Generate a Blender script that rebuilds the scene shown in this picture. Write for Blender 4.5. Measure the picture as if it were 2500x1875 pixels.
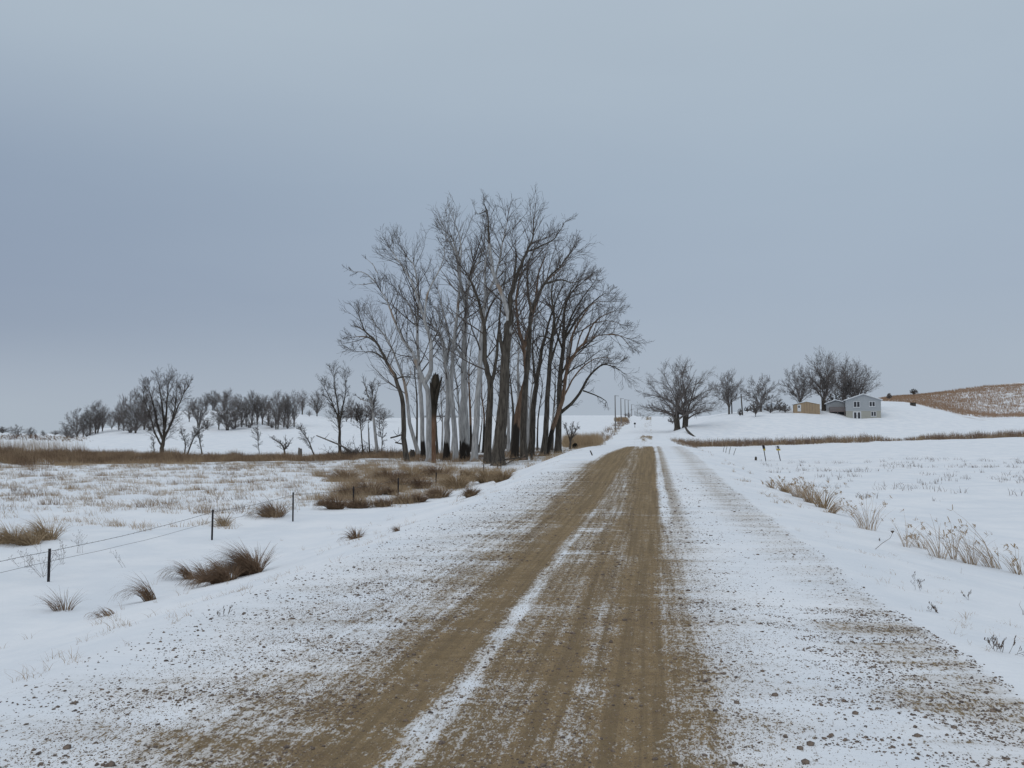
import bpy, math, random
import numpy as np
from mathutils import Vector, Matrix
R = math.radians
for o in list(bpy.data.objects): bpy.data.objects.remove(o)
SC = bpy.context.scene
COL = SC.collection

# ------------------------------------------------------------------ camera
FPX = 2165.0                       # focal length in pixels of the 2500 px wide photograph
YAW = math.atan(339/FPX); PITCH = math.atan(124.5/FPX); EYE = 1.7
cam = bpy.data.cameras.new('camera'); cam_o = bpy.data.objects.new('camera', cam); COL.objects.link(cam_o)
cam.sensor_width = 36; cam.lens = FPX/2500*36; cam.clip_start = .1; cam.clip_end = 9000
cam_o.location = (0, 0, EYE); cam_o.rotation_euler = (R(90)+PITCH, 0, YAW)
SC.camera = cam_o

# ------------------------------------------------------------------ node helper
class E:
    """tiny expression wrapper round math nodes"""
    def __init__(s, nt, sock): s.nt = nt; s.s = sock
    def _m(s, op, *a):
        n = s.nt.nodes.new('ShaderNodeMath'); n.operation = op
        for i, v in enumerate((s,)+a):
            if isinstance(v, E): s.nt.links.new(v.s, n.inputs[i])
            else: n.inputs[i].default_value = v
        return E(s.nt, n.outputs[0])
    def __add__(s, o): return s._m('ADD', o)
    __radd__ = __add__
    def __sub__(s, o): return s._m('SUBTRACT', o)
    def __mul__(s, o): return s._m('MULTIPLY', o)
    __rmul__ = __mul__
    def __truediv__(s, o): return s._m('DIVIDE', o)
    def mx(s, o): return s._m('MAXIMUM', o)
    def mn(s, o): return s._m('MINIMUM', o)
    def inv(s): return (s*-1.0)+1.0
    def ss(s, a, b):
        n = s.nt.nodes.new('ShaderNodeMapRange'); n.interpolation_type = 'SMOOTHSTEP'
        s.nt.links.new(s.s, n.inputs[0])
        for i, v in ((1, a), (2, b)):
            if isinstance(v, E): s.nt.links.new(v.s, n.inputs[i])
            else: n.inputs[i].default_value = v
        return E(s.nt, n.outputs[0])
def lerp(a, b, t): return a + (b-a)*t if isinstance(a, E) else (b-a)*t + a

def new_mat(name):
    m = bpy.data.materials.new(name); m.use_nodes = True
    nt = m.node_tree; b = nt.nodes['Principled BSDF']
    b.inputs['Roughness'].default_value = .9
    b.inputs['Specular IOR Level'].default_value = .15
    return m, nt, b
def obj_xyz(nt, which='Object'):
    tc = nt.nodes.new('ShaderNodeTexCoord'); sp = nt.nodes.new('ShaderNodeSeparateXYZ')
    nt.links.new(tc.outputs[which], sp.inputs[0])
    return tc.outputs[which], E(nt, sp.outputs[0]), E(nt, sp.outputs[1]), E(nt, sp.outputs[2])
def world_xyz(nt):
    g = nt.nodes.new('ShaderNodeNewGeometry'); sp = nt.nodes.new('ShaderNodeSeparateXYZ')
    nt.links.new(g.outputs['Position'], sp.inputs[0])
    return g.outputs['Position'], E(nt, sp.outputs[0]), E(nt, sp.outputs[1]), E(nt, sp.outputs[2])
def noise(nt, vec, scale, detail=3, rough=.55, stretch=None, dist=0, off=(0, 0, 0)):
    n = nt.nodes.new('ShaderNodeTexNoise'); n.inputs['Scale'].default_value = scale
    n.inputs['Detail'].default_value = detail; n.inputs['Roughness'].default_value = rough
    n.inputs['Distortion'].default_value = dist
    mp = nt.nodes.new('ShaderNodeMapping'); nt.links.new(vec, mp.inputs[0]); nt.links.new(mp.outputs[0], n.inputs['Vector'])
    if stretch: mp.inputs['Scale'].default_value = stretch
    mp.inputs['Location'].default_value = off
    return E(nt, n.outputs['Fac'])
def ramp(nt, fac, stops, interp='LINEAR'):
    n = nt.nodes.new('ShaderNodeValToRGB'); cr = n.color_ramp; cr.interpolation = interp
    while len(cr.elements) > 1: cr.elements.remove(cr.elements[-1])
    for i, (p, c) in enumerate(stops):
        e = cr.elements[0] if i == 0 else cr.elements.new(p)
        e.position = p
        e.color = (c, c, c, 1) if not isinstance(c, tuple) else (*c, 1)
    nt.links.new(fac.s, n.inputs[0]); return n.outputs[0]
def mixc(nt, fac, a, b):
    n = nt.nodes.new('ShaderNodeMix'); n.data_type = 'RGBA'
    if isinstance(fac, E): nt.links.new(fac.s, n.inputs[0])
    else: n.inputs[0].default_value = fac
    for i, v in ((6, a), (7, b)):
        if isinstance(v, tuple): n.inputs[i].default_value = (*v, 1)
        else: nt.links.new(v, n.inputs[i])
    return n.outputs[2]
def bump(nt, b, h, dist, strength=1, prev=None):
    n = nt.nodes.new('ShaderNodeBump'); n.inputs['Distance'].default_value = dist; n.inputs['Strength'].default_value = strength
    nt.links.new(h.s, n.inputs['Height'])
    if prev: nt.links.new(prev, n.inputs['Normal'])
    nt.links.new(n.outputs[0], b.inputs['Normal']); return n.outputs[0]

# ------------------------------------------------------------------ sky and sun (overcast)
SUN_EL, SUN_AZ = R(42), R(215)
w = bpy.data.worlds.new("World"); SC.world = w; w.use_nodes = True
nt = w.node_tree; bg = nt.nodes['Background']
sky = nt.nodes.new('ShaderNodeTexSky'); sky.sky_type = 'NISHITA'; sky.sun_disc = False
sky.sun_elevation = SUN_EL; sky.sun_rotation = SUN_AZ; sky.dust_density = 3; sky.air_density = 1.2
vec, gx, gy, gz = obj_xyz(nt, 'Generated')
n1 = noise(nt, vec, 1.15, 3, .5, (1, 1, 2.6), .3, (3.1, .4, .2))
n2 = noise(nt, vec, 3.5, 4, .55, (1, 1, 3.5), .2, (7, 2, 1))
az_left = (gx*-1.0 - gy*.16).ss(-.25, .75)               # the cloud deck is thicker (darker) towards the left of the road
cloud = ramp(nt, gz, [(0.0, (.42, .485, .56)), (.05, (.395, .46, .55)), (.15, (.365, .435, .535)), (.27, (.375, .455, .55)),
                      (.42, (.43, .51, .59)), (.55, (.46, .54, .63)), (.75, (.63, .69, .75)), (1, (.74, .79, .84))])
band = gz.ss(.02, .13)*gz.ss(.22, .42).inv()
dark = (band*az_left*.27 + (n1-.5)*.18 + (n2-.5)*.06)
dm = nt.nodes.new('ShaderNodeVectorMath'); dm.operation = 'MULTIPLY'; nt.links.new(cloud, dm.inputs[0])
cmb = nt.nodes.new('ShaderNodeCombineXYZ'); nt.links.new(cmb.outputs[0], dm.inputs[1])
for i_, k_ in enumerate((1.10, 1.0, .74)): nt.links.new((dark*k_).inv().s, cmb.inputs[i_])
sk = nt.nodes.new('ShaderNodeVectorMath'); sk.operation = 'SCALE'; nt.links.new(sky.outputs[0], sk.inputs[0]); sk.inputs[3].default_value = .10
mx = nt.nodes.new('ShaderNodeMix'); mx.data_type = 'RGBA'; mx.inputs[0].default_value = .08
nt.links.new(dm.outputs[0], mx.inputs[6]); nt.links.new(sk.outputs[0], mx.inputs[7])
nt.links.new(mx.outputs[2], bg.inputs[0]); bg.inputs[1].default_value = 1.0
sun = bpy.data.lights.new('sun', 'SUN'); sun.energy = .34; sun.angle = R(40); sun.color = (1, .97, .93)
so = bpy.data.objects.new('sun', sun); COL.objects.link(so)
so.rotation_euler = (R(90)-SUN_EL, 0, math.pi-SUN_AZ)
SC.view_settings.view_transform = 'Standard'; SC.view_settings.look = 'None'
SC.view_settings.exposure = 0; SC.view_settings.gamma = 1
SC.render.resolution_x = 1024; SC.render.resolution_y = 768

# ------------------------------------------------------------------ projection helpers
sa, ca, sp_, cp_ = math.sin(YAW), math.cos(YAW), math.sin(PITCH), math.cos(PITCH)
def ray(px, py):
    v = (px-1250)/FPX; q = (937.5-py)/FPX
    return (-sa*cp_ + v*ca + q*sa*sp_, ca*cp_ + v*sa - q*ca*sp_, sp_ + q*cp_)
def P(px, py, D):
    d = ray(px, py); k = D/(-sa*d[0] + ca*d[1])
    return Vector((d[0]*k, d[1]*k, EYE + d[2]*k))
def M(D): return D/FPX                       # metres per photo pixel at depth D

# ------------------------------------------------------------------ terrain height
def pchip(xk, yk, x):
    xk = np.array(xk, float); yk = np.array(yk, float); hh = np.diff(xk); dl = np.diff(yk)/hh
    m = np.zeros_like(yk); m[0] = dl[0]; m[-1] = dl[-1]
    for i in range(1, len(xk)-1):
        if dl[i-1]*dl[i] > 0: m[i] = 2*dl[i-1]*dl[i]/(dl[i-1]+dl[i])
    x = np.clip(x, xk[0], xk[-1]); i = np.clip(np.searchsorted(xk, x)-1, 0, len(xk)-2)
    t = (x-xk[i])/hh[i]; t2 = t*t; t3 = t2*t
    return (2*t3-3*t2+1)*yk[i] + (t3-2*t2+t)*hh[i]*m[i] + (-2*t3+3*t2)*yk[i+1] + (t3-t2)*hh[i]*m[i+1]
def sstep(a, b, x):
    t = np.clip((x-a)/(b-a), 0, 1); return t*t*(3-2*t)
ROADZ = [(-200, 0), (10, 0), (24, .08), (38, .38), (50, .65), (70, .80), (85, .60), (105, .35), (125, .60), (155, 1.15), (190, 2.1), (226, 3.6),
         (300, 6.2), (420, 10.2), (520, 10), (800, 4), (4000, -8)]
SIDE = [(-80, -.85), (-20, -.95), (-12, -1.0), (-9, -1.0), (-6.8, -.7), (-5.2, -.26), (-4.6, -.10), (-4.1, 0), (2.3, 0), (2.8, -.06), (4.6, -.38), (7, -.8), (10, -.95), (80, -.9)]
COLS = {   # image column: (depth, image row of the ground)
 -600: [(40, 1209), (60, 1156), (110, 1111), (250, 1084), (500, 1071), (900, 1060), (1500, 1061)],
 0:    [(40, 1209), (60, 1156), (110, 1111), (250, 1084), (500, 1069), (900, 1057), (1500, 1061)],
 120:  [(40, 1209), (60, 1156), (110, 1110), (200, 1088), (300, 1075), (600, 1065), (1000, 1059), (1500, 1061)],
 190:  [(40, 1209), (60, 1156), (110, 1110), (190, 1084), (240, 1070), (300, 1062), (600, 1062), (1000, 1059)],
 260:  [(40, 1209), (60, 1156), (110, 1110), (185, 1080), (230, 1060), (280, 1047), (330, 1046), (500, 1053), (900, 1059)],
 370:  [(40, 1209), (60, 1156), (110, 1109), (185, 1077), (235, 1056), (275, 1042), (320, 1035), (600, 1040), (1200, 1055)],
 440:  [(40, 1209), (60, 1155), (110, 1108), (185, 1075), (240, 1050), (285, 1012), (320, 1003), (380, 1006), (700, 1025), (1200, 1050)],
 640:  [(40, 1209), (60, 1154), (110, 1107), (185, 1075), (235, 1048), (285, 1012), (320, 1004), (380, 1007), (700, 1025), (1200, 1050)],
 740:  [(40, 1209), (60, 1152), (110, 1105), (180, 1074), (235, 1042), (285, 1015), (320, 1012), (380, 1014), (700, 1024), (1200, 1050)],
 860:  [(40, 1209), (60, 1150), (100, 1106), (180, 1072), (240, 1045), (290, 1031), (360, 1029), (520, 1023), (650, 1022), (1200, 1050)],
 960:  [(40, 1207), (60, 1148), (95, 1108), (180, 1074), (300, 1046), (450, 1028), (600, 1022), (1200, 1045)],
 1100: [(40, 1205), (62, 1152), (80, 1122), (110, 1099), (200, 1062), (300, 1042), (450, 1025), (600, 1020), (1200, 1045)],
 1260: [(40, 1202), (62, 1152), (80, 1118), (100, 1097), (150, 1076), (200, 1058), (300, 1038), (450, 1022), (600, 1018), (1200, 1045)],
 1420: [(40, 1200), (62, 1148), (90, 1106), (110, 1094), (150, 1084), (226, 1054), (300, 1033), (430, 1018), (600, 1017), (1200, 1045)],
 1520: [(40, 1200), (75, 1120), (110, 1095), (160, 1078), (226, 1051), (300, 1030), (420, 1016), (600, 1017), (1200, 1045)],
 1600: [(40, 1200), (75, 1120), (110, 1095), (155, 1082), (200, 1056), (300, 1030), (420, 1017), (600, 1018), (1200, 1045)],
 1665: [(40, 1198), (65, 1145), (90, 1123), (120, 1104), (150, 1090), (168, 1066), (185, 1045), (260, 1034), (350, 1025), (430, 1018), (700, 1028)],
 1760: [(40, 1198), (65, 1147), (90, 1124), (150, 1090), (168, 1076), (200, 1030), (235, 1013), (270, 1010), (400, 1014), (700, 1030)],
 1900: [(40, 1198), (65, 1147), (90, 1121), (155, 1086), (172, 1074), (196, 1028), (215, 1006), (250, 1001), (300, 1003), (600, 1025)],
 2030: [(40, 1198), (65, 1145), (90, 1118), (160, 1080), (178, 1068), (200, 1028), (216, 1004), (235, 997), (300, 998), (600, 1020)],
 2085: [(40, 1198), (65, 1144), (90, 1116), (163, 1077), (180, 1067), (202, 1030), (210, 1025), (228, 999), (300, 995), (600, 1018)],
 2150: [(40, 1198), (65, 1143), (90, 1114), (165, 1074), (183, 1062), (205, 1028), (214, 1014), (235, 991), (300, 978), (340, 974), (600, 985)],
 2300: [(40, 1198), (65, 1141), (90, 1112), (168, 1070), (188, 1052), (220, 1018), (255, 1000), (310, 978), (350, 963), (420, 960), (700, 990)],
 2420: [(40, 1198), (65, 1139), (90, 1110), (168, 1067), (190, 1050), (230, 1022), (262, 1014), (310, 975), (365, 947), (430, 943), (700, 980)],
 2550: [(40, 1198), (65, 1138), (90, 1108), (168, 1065), (190, 1048), (230, 1020), (262, 1010), (310, 968), (365, 940), (430, 934), (700, 975)],
 3200: [(40, 1198), (65, 1138), (90, 1108), (168, 1065), (190, 1048), (230, 1020), (262, 1008), (310, 970), (365, 938), (430, 930), (700, 970)],
}
NU, ND = 420, 260
UG = np.linspace(-600, 3200, NU); LG = np.linspace(math.log(35), math.log(1500), ND)
ks = sorted(COLS); Z = np.array([pchip([p[0] for p in COLS[k]]+[9000], [EYE+(1062-p[1])*p[0]/FPX for p in COLS[k]]+[-20], np.exp(LG)) for k in ks])
TAB = np.array([pchip(ks, Z[:, j], UG) for j in range(ND)]).T
kern = np.exp(-.5*(np.arange(-5, 6)/2.0)**2); kern /= kern.sum()
TAB = np.array([np.convolve(np.pad(TAB[:, j], 5, 'edge'), kern, 'valid') for j in range(ND)]).T
k3 = np.array([.25, .5, .25])
TAB = np.array([np.convolve(np.pad(r_, 1, 'edge'), k3, 'valid') for r_ in TAB])
rs = np.random.RandomState(5)
WAVES = [(rs.uniform(0, 6.28), lam, amp, rs.uniform(0, 6.28)) for lam, amp in
         ((2.3, .012), (3.1, .014), (4.3, .02), (5.7, .025), (8, .035), (11, .04), (15, .05), (23, .06), (31, .09), (47, .12))]
def H(x, y):
    x = np.asarray(x, float); y = np.asarray(y, float)
    D = -sa*x + ca*y; L = ca*x + sa*y
    Dp = np.maximum(D, 5)
    u = 1250 + FPX*L/Dp
    fi = np.clip((u-UG[0])/(UG[1]-UG[0]), 0, NU-1.001); fj = np.clip((np.log(Dp)-LG[0])/(LG[1]-LG[0]), 0, ND-1.001)
    i = fi.astype(int); j = fj.astype(int); a = fi-i; b = fj-j
    far = TAB[i, j]*(1-a)*(1-b)+TAB[i+1, j]*a*(1-b)+TAB[i, j+1]*(1-a)*b+TAB[i+1, j+1]*a*b
    far = far - np.maximum(D-1500, 0)*.004
    zr = pchip([p[0] for p in ROADZ], [p[1] for p in ROADZ], y)
    near = pchip([p[0] for p in SIDE], [p[1] for p in SIDE], x)
    out = np.maximum(np.maximum(-4.1-x, x-2.3), 0)
    wr = 1-sstep(0, 6, out)
    t = sstep(38, 62, D)
    z = (1-t)*(near+zr*wr) + t*(far*(1-wr)+zr*wr)
    amp = sstep(0, 5, out); n = 0
    for k, (th, lam, am, ph) in enumerate(WAVES):
        fade = 1 if lam < 12 else sstep(10, 50, out)
        n = n + fade*am*np.sin((x*math.cos(th)+y*math.sin(th))*6.283/lam + ph + .7*np.sin(x*6.283/(lam*2.7)+k))
    drift = .05*np.sin(y*1.1+.5*np.sin(y*.37))*np.exp(-((x-3.0)/.9)**2) + .05*np.sin(y*.8+1)*np.exp(-((x+5.2)/1.1)**2)
    rut = -.016*np.exp(-((x+1.6)/.22)**2) - .012*np.exp(-((x+.13)/.2)**2) + .01*np.exp(-((x-.9)/.5)**2) + .02*np.exp(-((x+3.0)/.5)**2)
    return z + n*amp + (drift + rut)*(1-sstep(60, 90, y))
def hz(x, y): return float(H(np.array([x]), np.array([y]))[0])
TS = np.exp(np.linspace(math.log(2), math.log(1600), 2600))
def hit(px, py, fallback=None):
    """the ground point under an image position"""
    d = ray(px, py); k = math.hypot(d[0], d[1])
    X = d[0]/k*TS; Y = d[1]/k*TS; Zr = EYE + d[2]/k*TS
    below = np.nonzero(Zr < H(X, Y))[0]
    if len(below) == 0 or (fallback and TS[below[0]] > fallback*1.35):
        p = P(px, py, fallback or 300); return Vector((p.x, p.y, hz(p.x, p.y)))
    i = below[0]; return Vector((X[i], Y[i], hz(X[i], Y[i])))
def depth(p): return -sa*p[0] + ca*p[1]
def gat(px, D):
    p = P(px, 1080, D); return Vector((p.x, p.y, hz(p.x, p.y)))

# ------------------------------------------------------------------ mesh helpers
def mesh_np(name, V, faces, mat, parent=None, smooth=False, loc=None):
    """V (N,3) array, faces list of (M,k) int arrays"""
    me = bpy.data.meshes.new(name); V = np.asarray(V, np.float32)
    faces = [np.asarray(f, np.int32) for f in faces if len(f)]
    me.vertices.add(len(V)); me.vertices.foreach_set('co', V.ravel())
    tot = np.concatenate([np.full(len(f), f.shape[1], np.int32) for f in faces])
    idx = np.concatenate([f.ravel() for f in faces]); st = np.concatenate([[0], np.cumsum(tot)[:-1]]).astype(np.int32)
    me.loops.add(len(idx)); me.loops.foreach_set('vertex_index', idx)
    me.polygons.add(len(tot)); me.polygons.foreach_set('loop_start', st); me.polygons.foreach_set('loop_total', tot)
    if smooth: me.polygons.foreach_set('use_smooth', np.ones(len(tot), bool))
    me.update(calc_edges=True); me.validate()
    if mat: me.materials.append(mat)
    o = bpy.data.objects.new(name, me); COL.objects.link(o)
    if parent: o.parent = parent
    if loc is not None: o.location = loc
    return o
def thing(name, label, cat, loc=(0, 0, 0), rz=0, group=None):
    o = bpy.data.objects.new(name, None); COL.objects.link(o); o.empty_display_size = .2
    o.location = loc; o.rotation_euler = (0, 0, rz); o['label'] = label; o['category'] = cat
    if group: o['group'] = group
    return o
def tag(o, label, cat=None, group=None, kind=None):
    o['label'] = label
    if cat: o['category'] = cat
    if group: o['group'] = group
    if kind: o['kind'] = kind
    return o
class MB:
    """collects boxes, prisms and tubes into one mesh"""
    def __init__(s): s.v = []; s.f = []
    def add(s, vs, fs):
        n = len(s.v); s.v += [tuple(v) for v in vs]; s.f += [tuple(i+n for i in f) for f in fs]; return s
    def box(s, a, b):
        x0, y0, z0 = a; x1, y1, z1 = b
        return s.add([(x0, y0, z0), (x1, y0, z0), (x1, y1, z0), (x0, y1, z0), (x0, y0, z1), (x1, y0, z1), (x1, y1, z1), (x0, y1, z1)],
                     [(0, 3, 2, 1), (4, 5, 6, 7), (0, 1, 5, 4), (1, 2, 6, 5), (2, 3, 7, 6), (3, 0, 4, 7)])
    def tube(s, pts, rad, n=8, cap=True):
        pts = [Vector(p) for p in pts]; rad = rad if isinstance(rad, (list, tuple)) else [rad]*len(pts)
        base = len(s.v); ref = Vector((0, 0, 1)) if abs((pts[-1]-pts[0]).normalized().z) < .9 else Vector((1, 0, 0))
        for i, p in enumerate(pts):
            t = (pts[min(i+1, len(pts)-1)]-pts[max(i-1, 0)]).normalized(); u = t.cross(ref).normalized(); w_ = t.cross(u)
            for k in range(n):
                a = 2*math.pi*k/n; s.v.append(tuple(p+(u*math.cos(a)+w_*math.sin(a))*rad[i]))
        for i in range(len(pts)-1):
            for k in range(n): s.f.append((base+i*n+k, base+i*n+(k+1) % n, base+(i+1)*n+(k+1) % n, base+(i+1)*n+k))
        if cap: s.f.append(tuple(base+k for k in range(n))[::-1]); s.f.append(tuple(base+(len(pts)-1)*n+k for k in range(n)))
        return s
    def prism(s, poly, y0, y1):
        n = len(poly); vs = [(x, y0, z) for x, z in poly]+[(x, y1, z) for x, z in poly]
        fs = [tuple(range(n)), tuple(range(2*n-1, n-1, -1))]+[(i, n+i, n+(i+1) % n, (i+1) % n) for i in range(n)]
        return s.add(vs, fs)
    def build(s, name, mat, parent=None, smooth=False):
        me = bpy.data.meshes.new(name); me.from_pydata(s.v, [], s.f); me.update(); me.materials.append(mat)
        if smooth:
            for p in me.polygons: p.use_smooth = True
        o = bpy.data.objects.new(name, me); COL.objects.link(o)
        if parent: o.parent = parent
        return o
def build_tubes(br, sides_of, off=(0, 0, 0)):
    """br: list of (pts, radii) -> arrays, grouped by length for speed"""
    groups = {}
    for pts, rad in br: groups.setdefault((len(pts), sides_of(rad[0])), []).append((pts, rad))
    VV, FF, base = [], [], 0; off = np.array(off)
    for (K, S), lst in groups.items():
        Pp = np.array([l[0] for l in lst], float) - off; Rr = np.array([l[1] for l in lst], float); N = len(lst)
        T = np.empty_like(Pp); T[:, 1:-1] = Pp[:, 2:]-Pp[:, :-2]; T[:, 0] = Pp[:, 1]-Pp[:, 0]; T[:, -1] = Pp[:, -1]-Pp[:, -2]
        T /= np.linalg.norm(T, axis=2, keepdims=True)+1e-9
        ax = Pp[:, -1]-Pp[:, 0]; ax /= np.linalg.norm(ax, axis=1, keepdims=True)+1e-9
        ref = np.where((np.abs(ax[:, 0:1]) < .6), np.array([[1., 0, 0]]), np.array([[0, 1., 0]]))[:, None, :]
        U = np.cross(T, np.broadcast_to(ref, T.shape)); U /= np.linalg.norm(U, axis=2, keepdims=True)+1e-9
        W = np.cross(T, U); an = np.arange(S)*2*np.pi/S
        ring = Pp[:, :, None, :] + Rr[:, :, None, None]*(U[:, :, None, :]*np.cos(an)[None, None, :, None]+W[:, :, None, :]*np.sin(an)[None, None, :, None])
        VV.append(ring.reshape(-1, 3))
        n = np.arange(N)[:, None, None]*K*S; k = np.arange(K-1)[None, :, None]*S; s = np.arange(S)[None, None, :]; s2 = (s+1) % S
        q = np.stack([n+k+s, n+k+s2, n+k+S+s2, n+k+S+s], -1).reshape(-1, 4)+base
        FF.append(q); base += N*K*S
    return np.concatenate(VV), [np.concatenate(FF)]
def ribbons(Pp, Wd, rng):
    """Pp (N,K,3) paths, Wd (N,K) widths -> thin curved blades with a V-shaped fold"""
    N, K, _ = Pp.shape; a = rng.uniform(0, np.pi, N)
    side = np.stack([np.cos(a), np.sin(a), np.zeros(N)], 1)[:, None, :]*Wd[:, :, None]*.5
    V = np.stack([Pp-side, Pp+side], 2).reshape(-1, 3)
    n = np.arange(N)[:, None]*K*2; k = np.arange(K-1)[None, :]*2
    q = np.stack([n+k, n+k+1, n+k+3, n+k+2], -1).reshape(-1, 4)
    return V, [q]
def blades(base, h, lean, bend, wd, rng, K=4, wiggle=.0):
    """base (N,3), h (N,), lean (N,2) horizontal reach as a fraction of h, bend exponent"""
    t = np.linspace(0, 1, K)[None, :]; N = len(base)
    hor = lean[:, :, None]*(t**bend[:, None] if np.ndim(bend) else t**bend)[:, None, :]*h[:, None, None]
    l2 = np.minimum(np.hypot(lean[:, 0], lean[:, 1]), 1.4)[:, None]
    zz = h[:, None]*(t - .42*l2*t**2.2)
    Pp = np.stack([base[:, 0:1]+hor[:, 0], base[:, 1:2]+hor[:, 1], base[:, 2:3]+zz-.02], -1)
    if wiggle: Pp[:, 1:, :2] += rng.normal(0, 1, (N, K-1, 2))*wiggle*h[:, None, None]
    W = wd[:, None]*(1-.85*t**1.5)
    return Pp, W

def arcs(base, ln, az, ph0, ph1, wd, K=6):
    """blades that start at angle ph0 from the vertical and bend over to ph1 towards heading az"""
    N = len(base); Pp = np.zeros((N, K, 3)); Pp[:, 0] = base-np.array([0, 0, .02])
    for i in range(1, K):
        t = (i-.5)/(K-1); ph = ph0+(ph1-ph0)*t**1.25; st = ln/(K-1)
        Pp[:, i] = Pp[:, i-1]+np.stack([np.sin(ph)*np.cos(az)*st, np.sin(ph)*np.sin(az)*st, np.cos(ph)*st], 1)
    t = np.linspace(0, 1, K)[None]; return Pp, wd[:, None]*(1-.8*t**1.6)

# ------------------------------------------------------------------ ground and road materials
def road_mat(name):
    m, nt, b = new_mat(name)
    vec, x, y, z = world_xyz(nt)
    X0, X1 = -5.5, 3.5
    xw = x + (noise(nt, vec, .35, 2, .5, (0, 1, 0))-.5)*.25*y.ss(8, 30).inv() + (noise(nt, vec, 2.2, 3, .6)-.5)*.14
    f = (xw-X0)/(X1-X0)
    def prof(pts): return E(nt, ramp(nt, f, [((p-X0)/(X1-X0), v) for p, v in pts]))
    A = prof([(-4.8, 0), (-4.1, .07), (-3.4, .18), (-3.0, .20), (-2.65, .24), (-2.35, .36), (-2.1, .46), (-1.88, .66), (-1.68, .93), (-1.42, .90), (-1.36, .42), (-1.30, .22), (-1.24, .36), (-1.16, .66), (-.82, .70), (-.72, .88), (-.54, .82),
              (-.47, .62), (-.40, .62), (-.28, .92), (.0, .93), (.1, .62), (.34, .52), (.44, .28), (.9, .15), (1.3, .02), (1.7, .12), (2.2, .2), (2.4, 0)])
    B = prof([(-4.4, 0), (-3.6, .15), (-3.0, .24), (-2.62, .40), (-2.25, .80), (-1.7, 1), (-1.34, 1), (-1.22, .62), (-.85, .6), (-.5, .85), (-.36, 1), (.1, 1), (.17, .45), (.25, .06), (.36, .08),
              (.45, .5), (.6, .42), (.8, .06), (1.2, .06), (1.8, .3), (2.3, .22), (2.5, 0)])
    C = prof([(-3.2, 0), (-2.0, .2), (-1.6, .8), (-.9, .75), (-.6, .6), (-.35, .8), (.05, .8), (.3, .2), (1, 0)])
    nl = noise(nt, vec, 1.0, 4, .6, (3.2, .28, 1), 0, (2, 3, 0))            # streaks along the road
    nt_ = noise(nt, vec, 1.0, 4, .62, (.42, 2.1, 1), .3, (5, 1, 0))          # wind streaks across the road
    nb = noise(nt, vec, .5, 3, .55, None, 0, (9, 4, 0))
    AB = lerp(A, B, y.ss(9, 24))
    core = x.ss(-3.4, -2.5)*x.ss(.1, .6).inv()
    c1 = AB + (nl-.5)*.75*lerp(core, core*0+.55, .3) + (nt_-.5)*(core*.45+.60)*AB.ss(.02, .1) + (nb-.5)*.35*core
    c1 = c1 + core*y.ss(22, 45)*.20 - core*y.ss(52, 76)*(noise(nt, vec, 1.0, 3, .6, (4, .1, 1), 0, (8, 1, 0))).ss(.38, .6)*.75 - core*(nt_.ss(.52, .68))*y.ss(7, 14)*y.ss(50, 62).inv()*x.ss(-1.5, -1.2)*x.ss(-.4, -.55)*.5
    # bare stony patch at the right edge close by, and thin drifts on both shoulders
    pa = (x.ss(.95, 1.75)*x.ss(2.25, 2.42).inv())*(y-x*.2).ss(4.4, 5.4)*(y).ss(8.3, 9.2).inv()
    c1 = c1 + pa*(.10 + (nt_-.42)*.9)*.9
    fars = noise(nt, vec, 1.0, 2, .5, (.12, .06, 1), 0, (1.5, 2, 0))
    patch = y.ss(126, 152)*y.ss(160, 190).inv() + y.ss(322, 330)*y.ss(372, 380).inv() + y.ss(240, 242)*y.ss(250, 258).inv()*.6
    pn = noise(nt, vec, 1.0, 4, .65, (1.3, .07, 1), 0, (3, 1, 0))
    c3 = C*((patch+(pn-.5)*2.6).ss(.45, 1.25)*.75 + pn.ss(.40, .7)*.42)
    ed = (y-45.0).mx(0.0)*.032-2.45
    c1 = c1*lerp(x.ss(ed-.45, ed+.15), x*0.0+1.0, y.ss(45, 38))
    cov = lerp(c1, c3, y.ss(68, 80))
    cov = cov + (noise(nt, vec, 1.0, 5, .65, (5.5, 1.1, 1), .2, (4, 8, 0))-.5)*.30*core + (noise(nt, vec, 1.0, 4, .65, (11, .16, 1), 0, (3, 7, 0))-.5)*1.1*core*lerp(cov.ss(1.05, .7), cov*0+1.0, y.ss(12, 26)*.7)
    # speckle of stones through thin snow
    vo = nt.nodes.new('ShaderNodeTexVoronoi'); vo.inputs['Scale'].default_value = 42; nt.links.new(vec, vo.inputs['Vector'])
    vd = E(nt, vo.outputs['Distance'])
    sp = noise(nt, vec, 75, 3, .7, (1, .4, 1)); sp2 = noise(nt, vec, 24, 3, .6, (1, .55, 1))
    thr = (sp*.55 + sp2*.45).ss(.30, .70)
    mask = cov.ss(thr-.20, thr+.20)*cov.ss(.015, .07)
    dust = (cov*.62).mn(.6)                                                # fine grit mixed into the packed snow
    g1 = noise(nt, vec, 160, 2, .7); g2 = noise(nt, vec, 7, 3, .6)
    grav = mixc(nt, (g1*.6+g2*.4).ss(.3, .7), (.19, .128, .064), (.36, .262, .148))
    stc = nt.nodes.new('ShaderNodeSeparateColor'); nt.links.new(vo.outputs['Color'], stc.inputs[0])
    fine = noise(nt, vec, 1.0, 4, .65, (11, .16, 1), 0, (3, 7, 0))
    grav = mixc(nt, fine.ss(.40, .62)*.55, grav, (.16, .115, .065))
    grav = mixc(nt, E(nt, stc.outputs[0]).ss(.75, .9)*vd.ss(.5, .2)*.6, grav, (.12, .095, .075))
    snow = mixc(nt, noise(nt, vec, .6, 4, .6).ss(.3, .7), (.80, .83, .87), (.90, .91, .93))
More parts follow.
